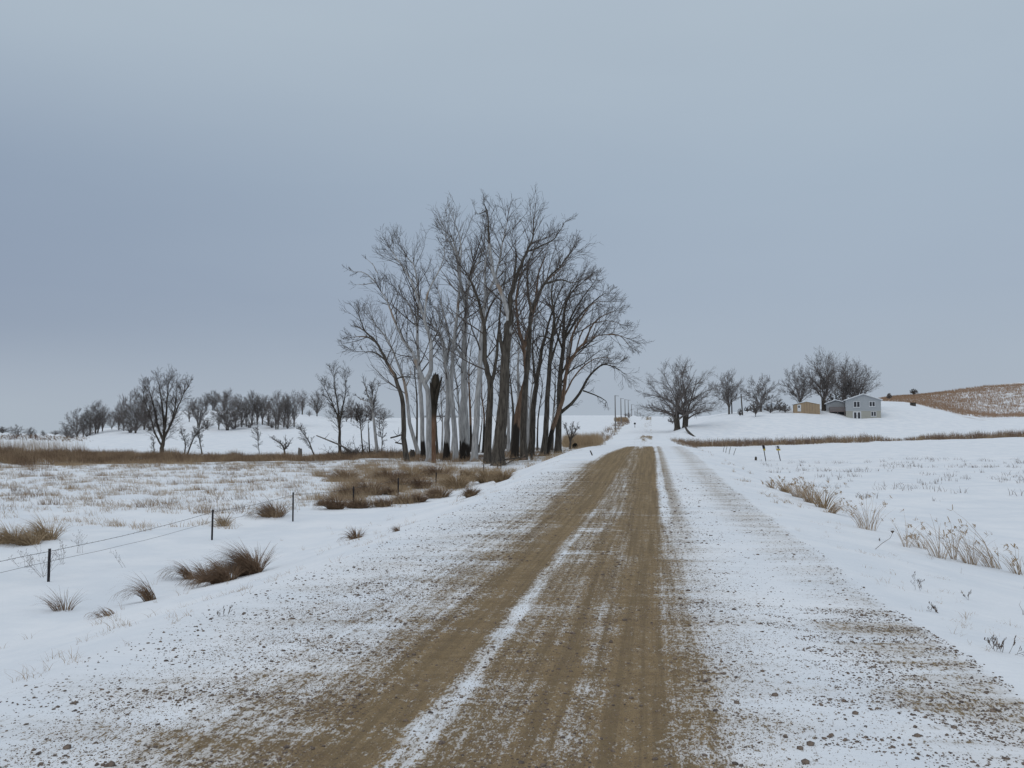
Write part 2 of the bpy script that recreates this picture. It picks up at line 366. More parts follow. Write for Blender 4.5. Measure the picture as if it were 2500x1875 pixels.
    snow = mixc(nt, (cov*1.15).ss(.03, .75)*.62, snow, (.36, .285, .20))
    # the grassy hill on the right and stubble showing through far fields
    D = x*-sa + y*ca; L = x*ca + y*sa; u = L/D*FPX+1250
    hn = noise(nt, vec, .22, 5, .7, (1, .5, 1)); hn2 = noise(nt, vec, .035, 3, .5)
    edge = (u-2240)*-.33 + 268 + (u-2380).mx(0.0)*.4
    hill = D.ss(edge-6, edge+6)*u.ss(2050, 2120)*D.ss(470, 520).inv()
    cover = (hn*.75+hn2*.25 - (u.ss(2250, 2560)*.09)+.0).ss(.42, .60)*hill*.9
    fld = noise(nt, vec, .5, 5, .75, (.6, 2.4, 1)).ss(.60, .74)*D.ss(110, 170)*.22*D.ss(600, 700).inv()
    under = noise(nt, vec, .5, 4, .65).ss(.46, .60)*D.ss(70, 76)*D.ss(100, 112).inv()*u.ss(1390, 1330)*.75
    col = mixc(nt, mask, snow, grav)
    col = mixc(nt, fld*x.ss(-6, -9), col, (.34, .28, .22))
    col = mixc(nt, under*x.ss(-8, -10), col, (.20, .15, .10))
    col = mixc(nt, cover, col, (.36, .245, .165))
    nt.links.new(col, b.inputs['Base Color'])
    nearf = y.ss(25, 70).inv()
    hgt = mask*-.25 + sp*mask*.9 + sp2*.2 + vd*mask*-.5
    p = bump(nt, b, hgt*nearf, .012, .8)
    bump(nt, b, noise(nt, vec, 2.2, 6, .62, (.5, 1.7, 1)), .10, .5, p)
    b.inputs['Roughness'].default_value = .85
    return m
M_ROAD = road_mat('gravel_and_snow'); M_GROUND = M_ROAD

# ------------------------------------------------------------------ ground and road as one continuous grid, cut into two objects
rows = list(np.arange(-40, 2.0, .6)); yy = 2.0
while yy < 4200: rows.append(yy); yy *= 1.0105; 
rows = np.array(rows); RW0, RW1 = -4.6, 2.7
rc = np.linspace(RW0, RW1, 74); NS = 250
g = (np.exp(np.linspace(0, 4.2, NS))-1)/(math.exp(4.2)-1)
def grid(xfun, ncol):
    X = np.array([xfun(y) for y in rows]); Y = np.repeat(rows[:, None], ncol, 1)
    Zz = H(X.ravel(), Y.ravel()).reshape(X.shape)
    V = np.stack([X, Y, Zz], -1).reshape(-1, 3); n, m = X.shape
    i = np.arange(n-1)[:, None]*m; j = np.arange(m-1)[None, :]
    q = np.stack([i+j, i+j+1, i+m+j+1, i+m+j], -1).reshape(-1, 4); return V, q
Vr, Qr = grid(lambda y: rc, len(rc))
road = mesh_np('road', Vr, [Qr], M_ROAD, smooth=True); road['kind'] = 'structure'; road['label'] = 'straight gravel road with brown wheel tracks through thin snow'
wf = lambda y: 22 + abs(y)*1.35
Vl, Ql = grid(lambda y: (RW0-g*wf(y))[::-1], NS); Vr2, Qr2 = grid(lambda y: RW1+g*wf(y), NS)
ground = mesh_np('ground', np.concatenate([Vl, Vr2]), [Ql, Qr2+len(Vl)], M_GROUND, smooth=True)
ground['kind'] = 'structure'; ground['label'] = 'snow covered fields and low hills on both sides of the road'

# ------------------------------------------------------------------ bark and plant materials
def bark(name, dark, lite, patch=None, patch_amt=0, base=None, base_h=0, scale=1.0):
    m, nt, b = new_mat(name); vec, x, y, z = obj_xyz(nt)
    n = noise(nt, vec, 7*scale, 4, .65, (1, 1, .16)); n2 = noise(nt, vec, .5, 3, .55, (1, 1, .5))
    c = mixc(nt, n.ss(.32, .68), dark, lite)
    if patch: c = mixc(nt, n2.ss(.62-patch_amt, .68-patch_amt), c, patch)
    if base: c = mixc(nt, (z+(n2-.5)*6+(n-.5)*1.0).ss(base_h-.25, base_h+.25).inv(), c, base)
    nt.links.new(c, b.inputs['Base Color']); bump(nt, b, n, .03, .8); return m
DK = (.045, .038, .031); DK2 = (.12, .103, .084)
M_DARK = bark('dark_furrowed_bark', DK, DK2)
M_DARKP = bark('dark_bark_with_bare_wood', DK, DK2, (.22, .16, .12), .06)
M_PALE = bark('pale_barkless_wood', (.28, .27, .262), (.50, .49, .475), (.19, .15, .125), 0, (.032, .026, .022), 1.4)
M_PALE2 = bark('pale_grey_wood', (.28, .272, .265), (.52, .51, .495), (.33, .26, .205), .05)
M_RED = bark('reddish_split_wood', (.10, .065, .045), (.24, .16, .11), (.26, .25, .24), .03, (.035, .03, .025), 3.0)
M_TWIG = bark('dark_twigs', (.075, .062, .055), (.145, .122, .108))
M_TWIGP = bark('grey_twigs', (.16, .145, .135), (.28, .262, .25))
M_TWIGF = bark('distant_hazed_twigs', (.125, .108, .10), (.22, .195, .182))  # bark colour lightened to stand in for haze over the far trees
M_BROWNT = bark('brown_twigs', (.09, .06, .045), (.16, .115, .085))
def plain(name, c, rough=.8, c2=None, sc=6, stretch=None, spec=.2, metal=0):
    m, nt, b = new_mat(name); vec, x, y, z = obj_xyz(nt)
    n = noise(nt, vec, sc, 4, .6, stretch)
    c2 = c2 or tuple(v*.75 for v in c)
    nt.links.new(mixc(nt, n.ss(.3, .7), c2, c), b.inputs['Base Color']); b.inputs['Roughness'].default_value = rough
    b.inputs['Specular IOR Level'].default_value = spec; b.inputs['Metallic'].default_value = metal
    return m
def grassm(name, a, b_, c=None):
    m, nt, b = new_mat(name); vec, x, y, z = obj_xyz(nt)
    n = noise(nt, vec, 9, 3, .7); n2 = noise(nt, vec, .45, 3, .6)
    col = mixc(nt, n.ss(.3, .7), a, b_)
    if c: col = mixc(nt, n2.ss(.42, .62), col, c)
    nt.links.new(col, b.inputs['Base Color']); return m
G_DARK = grassm('dark_brown_sedge', (.15, .095, .062), (.30, .205, .135))
G_TAN = grassm('tan_grass', (.27, .19, .115), (.48, .36, .23))
G_PALE = grassm('pale_straw', (.36, .27, .19), (.55, .44, .33))
G_BAND = grassm('brown_marsh_grass', (.15, .098, .064), (.28, .19, .125), (.36, .26, .165))
G_REED = grassm('reddish_reeds', (.13, .085, .065), (.25, .175, .13), (.34, .25, .16))
G_HILL = grassm('rusty_prairie_grass', (.27, .17, .11), (.45, .31, .21))
G_STUB = grassm('grey_stubble', (.15, .125, .11), (.30, .25, .22))

# ------------------------------------------------------------------ trees
def vnorm(v):
    l = math.sqrt(v[0]*v[0]+v[1]*v[1]+v[2]*v[2]) or 1; return (v[0]/l, v[1]/l, v[2]/l)
def deviate(d, ang, rg, bias=(0, 0, 0)):
    while True:
        r = (rg.uniform(-1, 1), rg.uniform(-1, 1), rg.uniform(-1, 1)); k = r[0]*d[0]+r[1]*d[1]+r[2]*d[2]
        r = (r[0]-k*d[0]+bias[0], r[1]-k*d[1]+bias[1], r[2]-k*d[2]+bias[2])
        if r[0]**2+r[1]**2+r[2]**2 > .02: break
    r = vnorm(r); c, s = math.cos(ang), math.sin(ang)
    return vnorm((d[0]*c+r[0]*s, d[1]*c+r[1]*s, d[2]*c+r[2]*s))
def grow(out, p, d, L, r, lv, rg, pr):
    ns = pr['segs'][lv]; st = L/ns; pts = [p]; rad = [r]; wg = pr['wig']; up = pr['up'][lv]; rend = max(r*.28, pr['rmin']*.6)
    dirs = []
    for i in range(ns):
        d = vnorm((d[0]+rg.gauss(0, wg), d[1]+rg.gauss(0, wg), d[2]+rg.gauss(0, wg)+up))
        p = (p[0]+d[0]*st, p[1]+d[1]*st, p[2]+d[2]*st); pts.append(p); dirs.append(d); rad.append(r+(rend-r)*(i+1)/ns)
    out.append((pts, rad))
    if lv+1 >= len(pr['segs']): return
    n = pr['n'][lv]; n = int(n*rg.uniform(.75, 1.25)+.5)
    for k in range(n):
        t = pr['t0']+(1-pr['t0'])*(k+rg.random())/n; f = t*ns; i = min(int(f), ns-1); a = f-i
        q = tuple(pts[i][j]*(1-a)+pts[i+1][j]*a for j in range(3)); rr = rad[i]*(1-a)+rad[i+1]*a
        cd = deviate(dirs[i], R(rg.uniform(*pr['ang'])), rg)
        cl = L*rg.uniform(*pr['len'])*(1.15-.55*t)
        grow(out, q, cd, cl, max(rr*rg.uniform(.5, .72), pr['rmin']), lv+1, rg, pr)
def sides(r): return 8 if r > .12 else 6 if r > .06 else 4 if r > .03 else 3
def spline(pts, n):
    """Catmull-Rom through a list of tuples, n samples per span"""
    P4 = [pts[0]]+list(pts)+[pts[-1]]; out = []
    for i in range(1, len(P4)-2):
        for k in range(n):
            t = k/n; a, b, c, d = P4[i-1:i+3]
            out.append(tuple(.5*((2*b[j])+(-a[j]+c[j])*t+(2*a[j]-5*b[j]+4*c[j]-d[j])*t*t+(-a[j]+3*b[j]-3*c[j]+d[j])*t**3) for j in range(len(b))))
    out.append(tuple(pts[-1])); return out
HP = dict(segs=[5, 5, 4, 3], n=[8, 5, 3], up=[.08, .06, .035, .01], wig=.08, t0=.12, ang=(20, 46), len=(.42, .72), rmin=.011)
def zz(X, Y): return (700+X/2.212, 400+Y/2.212)            # positions read in an enlargement of the photograph
def hero(stems, D, mat, tmat, label, seed, dens=1.0, group='bare trees of the tall roadside grove', name='dead_cottonwood', pr=HP, cat='tree', rings=.85, tstart=.34, blen=1.0, zf=zz):
    """stems: list of (points in zoom coordinates, base width in photo px, top width, depth swing)"""
    rg = random.Random(seed); b0 = zf(*stems[0][0][0]); base = hit(b0[0], b0[1], D) if D < 0 else gat(b0[0], D)
    D = depth(base); root = thing(name, label, cat, base, 0, group)
    trunk, crown = [], []; baseY = base.z
    dz = 0
    bare = []
    for si, (pts, w0, w1, sw, *_x) in enumerate(stems):
        q = []; n = len(pts)
        for i, (X, Y) in enumerate(pts):
            px, py = zf(X, Y); t = i/(n-1); off = sw*t*t*(n > 2) + (0 if si == 0 or i == 0 else 0)
            p = P(px, py, D+off); q.append((p.x, p.y, p.z))
        if si == 0:
            q[0] = (q[0][0], q[0][1], baseY-.3)
        r0 = w0*M(D)*.5; r1 = w1*M(D)*.5; s = spline(q, 4)
        m = len(s); s = [s[0]]+[tuple(c+rg.gauss(0, .012+.035*r0) for c in p) for p in s[1:-1]]+[s[-1]]
        rad = [max(r0+(r1-r0)*(i/(m-1))**.85, .012) for i in range(m)]
        if si == 0:
            rad[0] = r0*1.45; rad[1] = r0*1.08
        rem = 0
        if w1 < 3.2 and m > 8:
            c_ = int(m*(.86 if len(pts) > 4 else .80)); rem = sum(math.dist(s[i], s[i+1]) for i in range(c_-1, m-1)); s = s[:c_]; rad = rad[:c_]; m = c_
            rad = [r_*(1-.45*(i/(m-1))**3) for i, r_ in enumerate(rad)]
        (bare if len(stems[si]) > 4 else trunk).append((s, rad))
        L = sum(math.dist(s[i], s[i+1]) for i in range(m-1)); t0 = tstart if si == 0 else .12
        nb = int(L*(1-t0)*rings*dens*1.6)
        for k in range(nb):
            t = t0+(1-t0)*((k+rg.random())/nb)**.85; f = t*(m-1); i = min(int(f), m-2); a = f-i
            pp = tuple(s[i][j]*(1-a)+s[i+1][j]*a for j in range(3)); dd = vnorm(tuple(s[i+1][j]-s[i][j] for j in range(3)))
            rr = rad[i]*(1-a)+rad[i+1]*a; cd = deviate(dd, R(rg.uniform(28, 62)), rg)
            bl = min(rg.uniform(.14, .36)*L, 6.0)*(1.15-.6*t)*blen; bl = min(bl, (1-t)*L*.55+rem*.95+.35)
            grow(crown, pp, cd, bl, min(max(rr*.55, .02), .012+bl*.011), 1, rg, pr)
        # the leader breaks up into a spray of long fine twigs
        dd = vnorm(tuple(s[-1][j]-s[-2][j] for j in range(3))); ls_ = max(rem*.95, .5)
        lv0 = 1 if rem > 1.0 else 2
        grow(crown, s[-1], dd, ls_*1.02, rad[-1]*.85, lv0, rg, pr)
        for _ in range(3 if lv0 == 1 else 1): grow(crown, s[-1], deviate(dd, R(rg.uniform(14, 34)), rg), ls_*rg.uniform(.7, 1.0), rad[-1]*.6, lv0, rg, pr)
        for _ in range(5 if lv0 == 1 else 2):
            i = rg.randint(max(m-4, 1), m-1); grow(crown, s[i], deviate(dd, R(rg.uniform(22, 45)), rg), ls_*rg.uniform(.6, .95), rad[i]*.5, 2, rg, pr)
    V, F = build_tubes(trunk, lambda r: 12 if r > .1 else 8, base); o = mesh_np('trunk', V, F, mat, root, True)
    V, F = build_tubes(crown, sides, base); mesh_np('crown', V, F, tmat, root, True)
    if bare: V, F = build_tubes(bare, lambda r: 8, base); mesh_np('bare_limb', V, F, M_PALE2, root, True)
    return root

hero([([(655,1572),(632,1480),(628,1300),(590,1165),(540,1070),(480,960),(420,900),(385,810),(355,755)],15,2.5,2),
      ([(480,960),(430,935),(370,935),(300,948)],5,1.2,-2), ([(590,1160),(640,1150),(700,1165)],5,1.2,3), ([(540,1070),(480,1020),(400,1015),(300,1012)],5,1,2),
      ([(420,900),(380,880),(360,870)],3,1,1)], 74, M_DARKP, M_TWIG, 'dark leaning tree at the left edge of the tall grove, curving out to the left', 11, .9)
hero([([(722,1545),(665,1400),(640,1210),(600,1080),(545,950),(465,845),(440,720)],11,2,-3), ([(640,1210),(670,1130),(640,1050)],4,1,2)],
     88, M_PALE2, M_TWIGP, 'slender grey tree curving left just behind the dark leaning tree', 12, .9)
hero([([(738,1560),(728,1300),(716,1150),(705,900),(712,720),(690,560),(640,480),(620,350)],12,2,3), ([(705,900),(660,760),(600,690),(540,600)],5,1.2,-3)],
     84, M_PALE, M_TWIG, 'straight pale tree with dark foot, left of the forked pale tree', 13, 1.0)
hero([([(770,1570),(768,1400),(765,1250),(745,1185),(705,1090),(680,1020),(625,945),(575,830),(540,740),(485,645),(492,590)],17,3,0),
      ([(745,1185),(778,1110),(776,960),(745,850),(710,740),(665,620),(600,520),(545,440),(500,375)],13,1.6,4), ([(485,645),(420,590),(350,580),(300,555)],3.5,1,-2), ([(485,640),(430,650),(330,655)],3,1,1),
      ([(745,850),(760,700),(830,560),(850,480),(835,400)],6,1.3,3), ([(492,590),(460,540),(400,490)],3,1,0)],
     76, M_PALE2, M_TWIG, 'pale bare-wood tree with a low wide fork, its left arm reaching far out', 14, 1.0)
hero([([(862,1572),(868,1400),(872,1250),(860,1090),(845,960),(790,880),(740,790),(700,700)],17,2,-2), ([(860,1090),(880,950),(850,820),(820,700),(790,640)],8,1.5,4),
      ([(868,1250),(820,1190),(770,1170)],4,1,3)],
     80, M_PALE, M_TWIG, 'pale tree with a dark charred-looking foot, right of the broken dark snag', 15, 1.1)
hero([([(915,1585),(905,1420),(888,1200),(905,960),(925,760),(935,560),(900,420),(850,360),(800,300)],15,1.8,2), ([(888,1200),(850,1050),(830,900),(820,760)],7,1.5,-4), ([(935,560),(940,420),(900,300),(865,240)],4,1,2)],
     78, M_PALE2, M_TWIGP, 'twisted pale tree standing close left of the thickest pale trunk', 16, 1.1)
hero([([(968,1562),(962,1400),(958,1200),(958,1000),(968,800),(985,620),(1010,500),(1025,350)],24,3,0), ([(958,1060),(920,1000),(860,900),(800,780),(740,740)],9,1.5,-3),
      ([(965,760),(930,600),(915,480),(860,400),(820,330)],9,1.5,3), ([(985,620),(1040,520),(1070,420),(1060,320)],6,1.3,2)],
     79, M_PALE, M_TWIG, 'thickest pale straight trunk in the middle of the grove, dark bark left at its foot', 17, 1.1)
hero([([(1010,1578),(1025,1400),(1040,1150),(1056,900),(1075,740),(1130,600),(1165,430),(1200,280),(1225,200)],18,1.6,2), ([(1075,740),(1070,560),(1090,430),(1110,250)],7,1.4,-2)],
     77, M_PALE2, M_TWIG, 'pale trunk leaning slightly right, between the thickest pale trunk and the dark forked tree', 18, 1.0)
hero([([(1085,1582),(1090,1400),(1098,1200),(1072,1060),(1066,880),(1034,740),(1000,640),(950,560),(930,470)],20,2.5,0),
      ([(1098,1200),(1122,1120),(1140,960),(1152,800),(1180,600),(1180,430)],11,2,4), ([(1066,880),(1100,770),(1150,690),(1200,560)],6,1.5,-3)],
     73, M_DARK, M_TWIG, 'dark tree with a narrow fork, left neighbour of the tallest thick tree', 19, 1.0)
hero([([(1140,1588),(1155,1450),(1172,1250),(1180,1050),(1193,900),(1205,800),(1212,710),(1240,610),(1290,490),(1330,395),(1345,310),(1370,170)],33,1.4,0),
      ([(1195,930),(1197,820),(1175,740),(1140,650),(1110,560),(1095,430)],15,7,-1.2,'bare'), ([(1095,440),(1090,380),(1085,270),(1062,200),(1072,130)],7,1.2,-1), ([(1172,1030),(1155,950),(1150,880)],12,6,-1), ([(1085,250),(1030,270),(1000,200)],3,1,1),
      ([(1290,480),(1380,440),(1450,400),(1500,320),(1530,290)],5,1.3,2), ([(1230,620),(1240,480),(1215,420),(1240,300)],5,1.2,-3)],
     71, M_DARK, M_TWIG, 'tallest and thickest dark tree, nearest the road fence in the middle of the grove', 20, 1.0)
hero([([(1200,1545),(1196,1350),(1185,1150),(1210,950),(1225,800),(1215,600)],9,2,2)], 92, M_PALE2, M_TWIGP, 'thin pale tree showing between the thickest dark tree and the split reddish one', 21, .8)
hero([([(1228,1548),(1245,1400),(1268,1250),(1292,1150),(1280,1000),(1252,880),(1240,740),(1262,600),(1290,520),(1310,400)],19,2,0),
      ([(1282,990),(1310,880),(1345,760),(1400,640),(1500,540),(1560,370)],10,1.5,3), ([(1345,760),(1360,600),(1400,480),(1420,330)],6,1.2,-3)],
     78, M_RED, M_TWIG, 'dark tree with reddish torn wood half way up, leaning right then splitting', 22, 1.0)
hero([([(1278,1558),(1280,1350),(1295,1150),(1312,930),(1320,800),(1390,650),(1470,560),(1540,480),(1640,520)],18,1.6,2), ([(1320,800),(1300,650),(1310,520),(1370,420)],8,1.3,-3), ([(1390,650),(1480,625),(1560,640),(1680,560)],6,1.2,2)],
     76, M_DARKP, M_TWIG, 'dark tree whose pale-streaked upper limb sweeps up to the right of the grove', 23, 1.0)
hero([([(1318,1532),(1328,1380),(1345,1200),(1368,1060),(1400,920),(1440,780),(1500,640),(1570,560)],17,1.6,0), ([(1345,1200),(1330,1050),(1330,900),(1350,780)],7,1.5,3)],
     86, M_DARK, M_TWIG, 'dark tree with dense rising twigs, left of the two steep right-hand trunks', 24, 1.0)
hero([([(1385,1552),(1400,1400),(1415,1150),(1432,950),(1445,830),(1430,700),(1460,560),(1530,500)],16,1.6,1), ([(1432,950),(1380,930),(1330,960),(1310,1030)],5,1.2,-2), ([(1420,1080),(1460,960),(1500,800),(1560,700)],7,1.3,3), ([(1432,950),(1480,800),(1560,640),(1640,560)],6,1.2,-3)],
     84, M_DARK, M_TWIG, 'steep dark trunk third from the right end of the grove', 25, 1.0)
hero([([(1395,1552),(1440,1420),(1490,1270),(1512,1120),(1560,1020),(1640,945),(1740,920),(1860,945),(1950,970)],13,1.3,-2), ([(1512,1120),(1530,960),(1600,820),(1680,740),(1800,780)],8,1.2,3),
      ([(1600,985),(1660,860),(1750,800),(1830,790)],5,1.1,-3), ([(1740,920),(1800,930),(1850,980),(1900,1030)],3,1,1), ([(1500,1200),(1530,1020),(1560,860),(1600,700)],7,1.3,4), ([(1490,1270),(1560,1140),(1640,1065),(1720,1045),(1810,1070)],5,1,-3), ([(1560,1020),(1600,900),(1700,850),(1790,860),(1850,900)],4,1,2)],
     85, M_RED, M_TWIG, 'split reddish tree leaning strongly right, its long arm arching towards the road', 26, 1.15)
hero([([(1465,1532),(1470,1350),(1476,1150),(1495,960),(1500,800),(1535,700),(1620,620),(1680,580)],17,1.6,0), ([(1478,1345),(1560,1270),(1640,1140),(1710,1085),(1790,1110),(1895,1195)],9,1.2,-3),
      ([(1600,1225),(1680,1255),(1730,1290),(1725,1340)],4,1,1), ([(1640,1140),(1700,1085),(1780,1075),(1840,1060)],4,1,2), ([(1476,1150),(1540,1040),(1640,960),(1700,870),(1790,790)],6,1.2,-4), ([(1495,960),(1540,820),(1600,720),(1660,640),(1690,590)],6,1.2,3), ([(1476,1200),(1530,1120),(1600,1080),(1690,1010),(1760,990)],5,1.1,4), ([(1495,960),(1560,850),(1640,760),(1720,700),(1770,720)],7,1.2,4), ([(1490,1000),(1450,880),(1440,760)],6,1.2,-3)],
     88, M_DARK, M_TWIG, 'rightmost dark tree of the grove, with a low limb drooping towards the road', 27, 1.1)
# slim understorey trees inside the grove
THINP = dict(HP, n=[6, 4, 3], rmin=.012)
for i, (pts, D, w_, mt, lb) in enumerate([
    ([(943,1565),(935,1400),(925,1250),(900,1080),(870,960)], 83, 9, M_PALE, 'leaning pale stem tight against the left of the thickest pale trunk'),
    ([(1062,1560),(1066,1380),(1052,1200),(1075,1000)], 94, 7, M_RED, 'thin brown stem just left of the dark forked tree'),
    ([(1215,1550),(1222,1350),(1205,1150),(1185,1000)], 90, 9, M_DARK, 'dark stem close right of the tallest thick tree'),
    ([(1303,1548),(1312,1350),(1330,1150),(1352,1000)], 90, 8, M_PALE2, 'pale leaning stem between the split reddish tree and the dense-twigged dark tree'),
    ([(1432,1545),(1438,1380),(1450,1200),(1442,1050)], 96, 8, M_DARK, 'slender dark stem left of the rightmost dark tree'),
    ([(838,1560),(842,1400),(832,1260),(850,1120)], 92, 6, M_PALE2, 'thin grey stem right of the broken snag'),
    ([(812,1560),(808,1420),(800,1320),(826,1160)], 90, 7, M_DARK, 'short dark stem just right of the broken snag'),
    ([(890,1560),(905,1300),(860,1150),(835,960)], 100, 6, M_PALE2, 'thin grey stem leaning left between the two pale twisted trees'),
    ([(1000,1560),(990,1300),(985,1100),(1010,900)], 102, 8, M_RED, 'thin reddish stem behind the thickest pale trunk'),
    ([(1115,1550),(1140,1350),(1150,1200),(1130,1050)], 98, 8, M_PALE2, 'pale stem behind the dark forked tree'),
    ([(1250,1520),(1252,1300),(1248,1100),(1252,950),(1205,880)], 99, 13, M_PALE2, 'stout pale stem behind the split reddish tree'),
    ([(1295,1530),(1300,1250),(1302,1050),(1330,880)], 95, 8, M_PALE2, 'pale stem showing right of the split reddish tree'),
    ([(1352,1530),(1358,1380),(1380,1180),(1330,1080)], 96, 5, M_DARK, 'crooked dark sapling left of the steep dark trunk'),
    ([(1410,1530),(1440,1350),(1470,1240)], 93, 5, M_PALE2, 'slim pale stem propped against the rightmost trunks'),
    ([(1035,1540),(1055,1380),(1045,1280)], 100, 4, M_DARK, 'crooked dark sapling left of the dark forked tree'),
    ([(700,1560),(705,1300),(690,1100),(715,950)], 97, 6, M_DARKP, 'thin brown stem behind the straight pale tree'),
    ([(1180,1540),(1200,1350),(1190,1200)], 103, 5, M_DARK, 'thin dark sapling right behind the tallest dark tree')]):
    hero([(pts, w_, 1.5, 1)], D, mt, M_TWIG, lb, 60+i, .8, 'slim stems inside the grove', 'sapling', THINP, 'tree', tstart=.3)
# smaller trees left of the grove
SP = dict(HP, n=[9, 6, 4], rmin=.011)
hero([([(286,1562),(286,1480),(284,1410),(262,1330),(215,1230),(170,1150)],9,1.4,1), ([(284,1410),(300,1320),(318,1220),(322,1090)],6,1.2,-1), ([(284,1420),(275,1300),(255,1180),(262,1080)],6,1.1,1.5), ([(262,1330),(235,1290),(180,1210)],4,1,-1)],
     92, M_DARK, M_TWIG, 'small dark upright tree standing alone left of the grove', 41, 1.3, 'small trees left of the grove', 'small_tree', SP, rings=1.5, tstart=.25, blen=.8)
hero([([(492,1550),(475,1430),(466,1340),(462,1280),(470,1165)],9,3,0), ([(462,1290),(432,1240),(425,1200),(400,1140)],5,2.2,-1), ([(460,1290),(400,1270),(360,1240)],3,1,1), ([(466,1290),(490,1220),(500,1170)],3,1,1)],
     90, M_PALE2, M_TWIG, 'broken-topped pale tree with a bushy ball of twigs, left of the dark leaning tree', 42, 1.6, 'small trees left of the grove', 'small_tree', SP, rings=1.6, tstart=.55, blen=.7)
hero([([(412,1552),(402,1440),(392,1380),(385,1300)],4,1,0)], 93, M_DARK, M_TWIG, 'dark sapling with a light round top, left of the broken-topped pale tree', 43, 2.4, 'small trees left of the grove', 'sapling', SP, rings=2.2, tstart=.4, blen=1.3)
hero([([(450,1565),(442,1450),(440,1375)],4.5,2,0)], 86, M_DARK, M_TWIG, 'bare straight dead pole of a sapling beside the broken-topped pale tree', 44, .5, 'small trees left of the grove', 'sapling', THINP, tstart=.5, blen=.5)
hero([([(512,1550),(518,1450),(530,1380)],2.5,1,0), ([(516,1500),(500,1400),(505,1370)],2,.8,1)], 92, M_DARK, M_TWIG, 'thin twin-stemmed sapling right of the broken-topped pale tree', 45, 1.6, 'small trees left of the grove', 'sapling', SP, rings=2, tstart=.3)
hero([([(1527,1540),(1540,1450),(1545,1400)],5,1.5,0), ([(1530,1500),(1510,1430),(1495,1400)],3,1,0), ([(1530,1500),(1560,1440),(1575,1400)],3,1,1)],
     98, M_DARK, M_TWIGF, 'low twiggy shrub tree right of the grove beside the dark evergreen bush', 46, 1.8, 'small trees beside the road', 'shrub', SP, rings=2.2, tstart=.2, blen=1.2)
# broken snag
def snag():
    base = gat(zz(795, 1560)[0], 75); root = thing('broken_snag', 'broken dark snag with a ragged top and orange-brown wood half way up', 'dead tree', base)
    D = 75; rg = random.Random(3); pts = []; rad = []
    for X, Y, wd in ((795,1570,26),(793,1500,22),(794,1400,24),(797,1330,30),(796,1260,36),(798,1210,42),(803,1170,44),(803,1152,36)):
        q = P(*zz(X, Y), D); pts.append((q.x, q.y, q.z)); rad.append(wd/2.212*M(D)*.5)
    pts[0] = (pts[0][0], pts[0][1], base.z-.3)
    br = [(pts, rad)]
    for k in range(9):
        a = k*.7; q = pts[-1]; r = rad[-1]*.7; b0 = (q[0]+math.cos(a)*r, q[1]+math.sin(a)*r, q[2]-.3)
        br.append(([b0, (b0[0]+.02, b0[1], b0[2]+.3), (b0[0]+.05, b0[1], b0[2]+.45+rg.uniform(0, .35))], [.14, .1, .02]))
    for A in (((800,1300),(818,1220),(838,1150)), ((795,1290),(782,1210),(774,1180))):
        q = [tuple(P(*zz(*a), D-.3)) for a in A]; br.append((q, [.2, .14, .04]))
    V, F = build_tubes(br, lambda r: 10, base)
    m, nt, b = new_mat('charred_and_orange_wood'); vec, x, y, z = obj_xyz(nt)
    n = noise(nt, vec, 5, 4, .6, (1, 1, .2)); dk = mixc(nt, n.ss(.3, .7), (.02, .017, .013), (.06, .048, .035)); org = mixc(nt, n.ss(.3, .7), (.12, .06, .035), (.24, .15, .10))
    zn = z+(n-.5)*2; nt.links.new(mixc(nt, zn.ss(3.3, 4.3).inv(), dk, org), b.inputs['Base Color'])
    mesh_np('trunk', V, F, m, root, True)
snag()

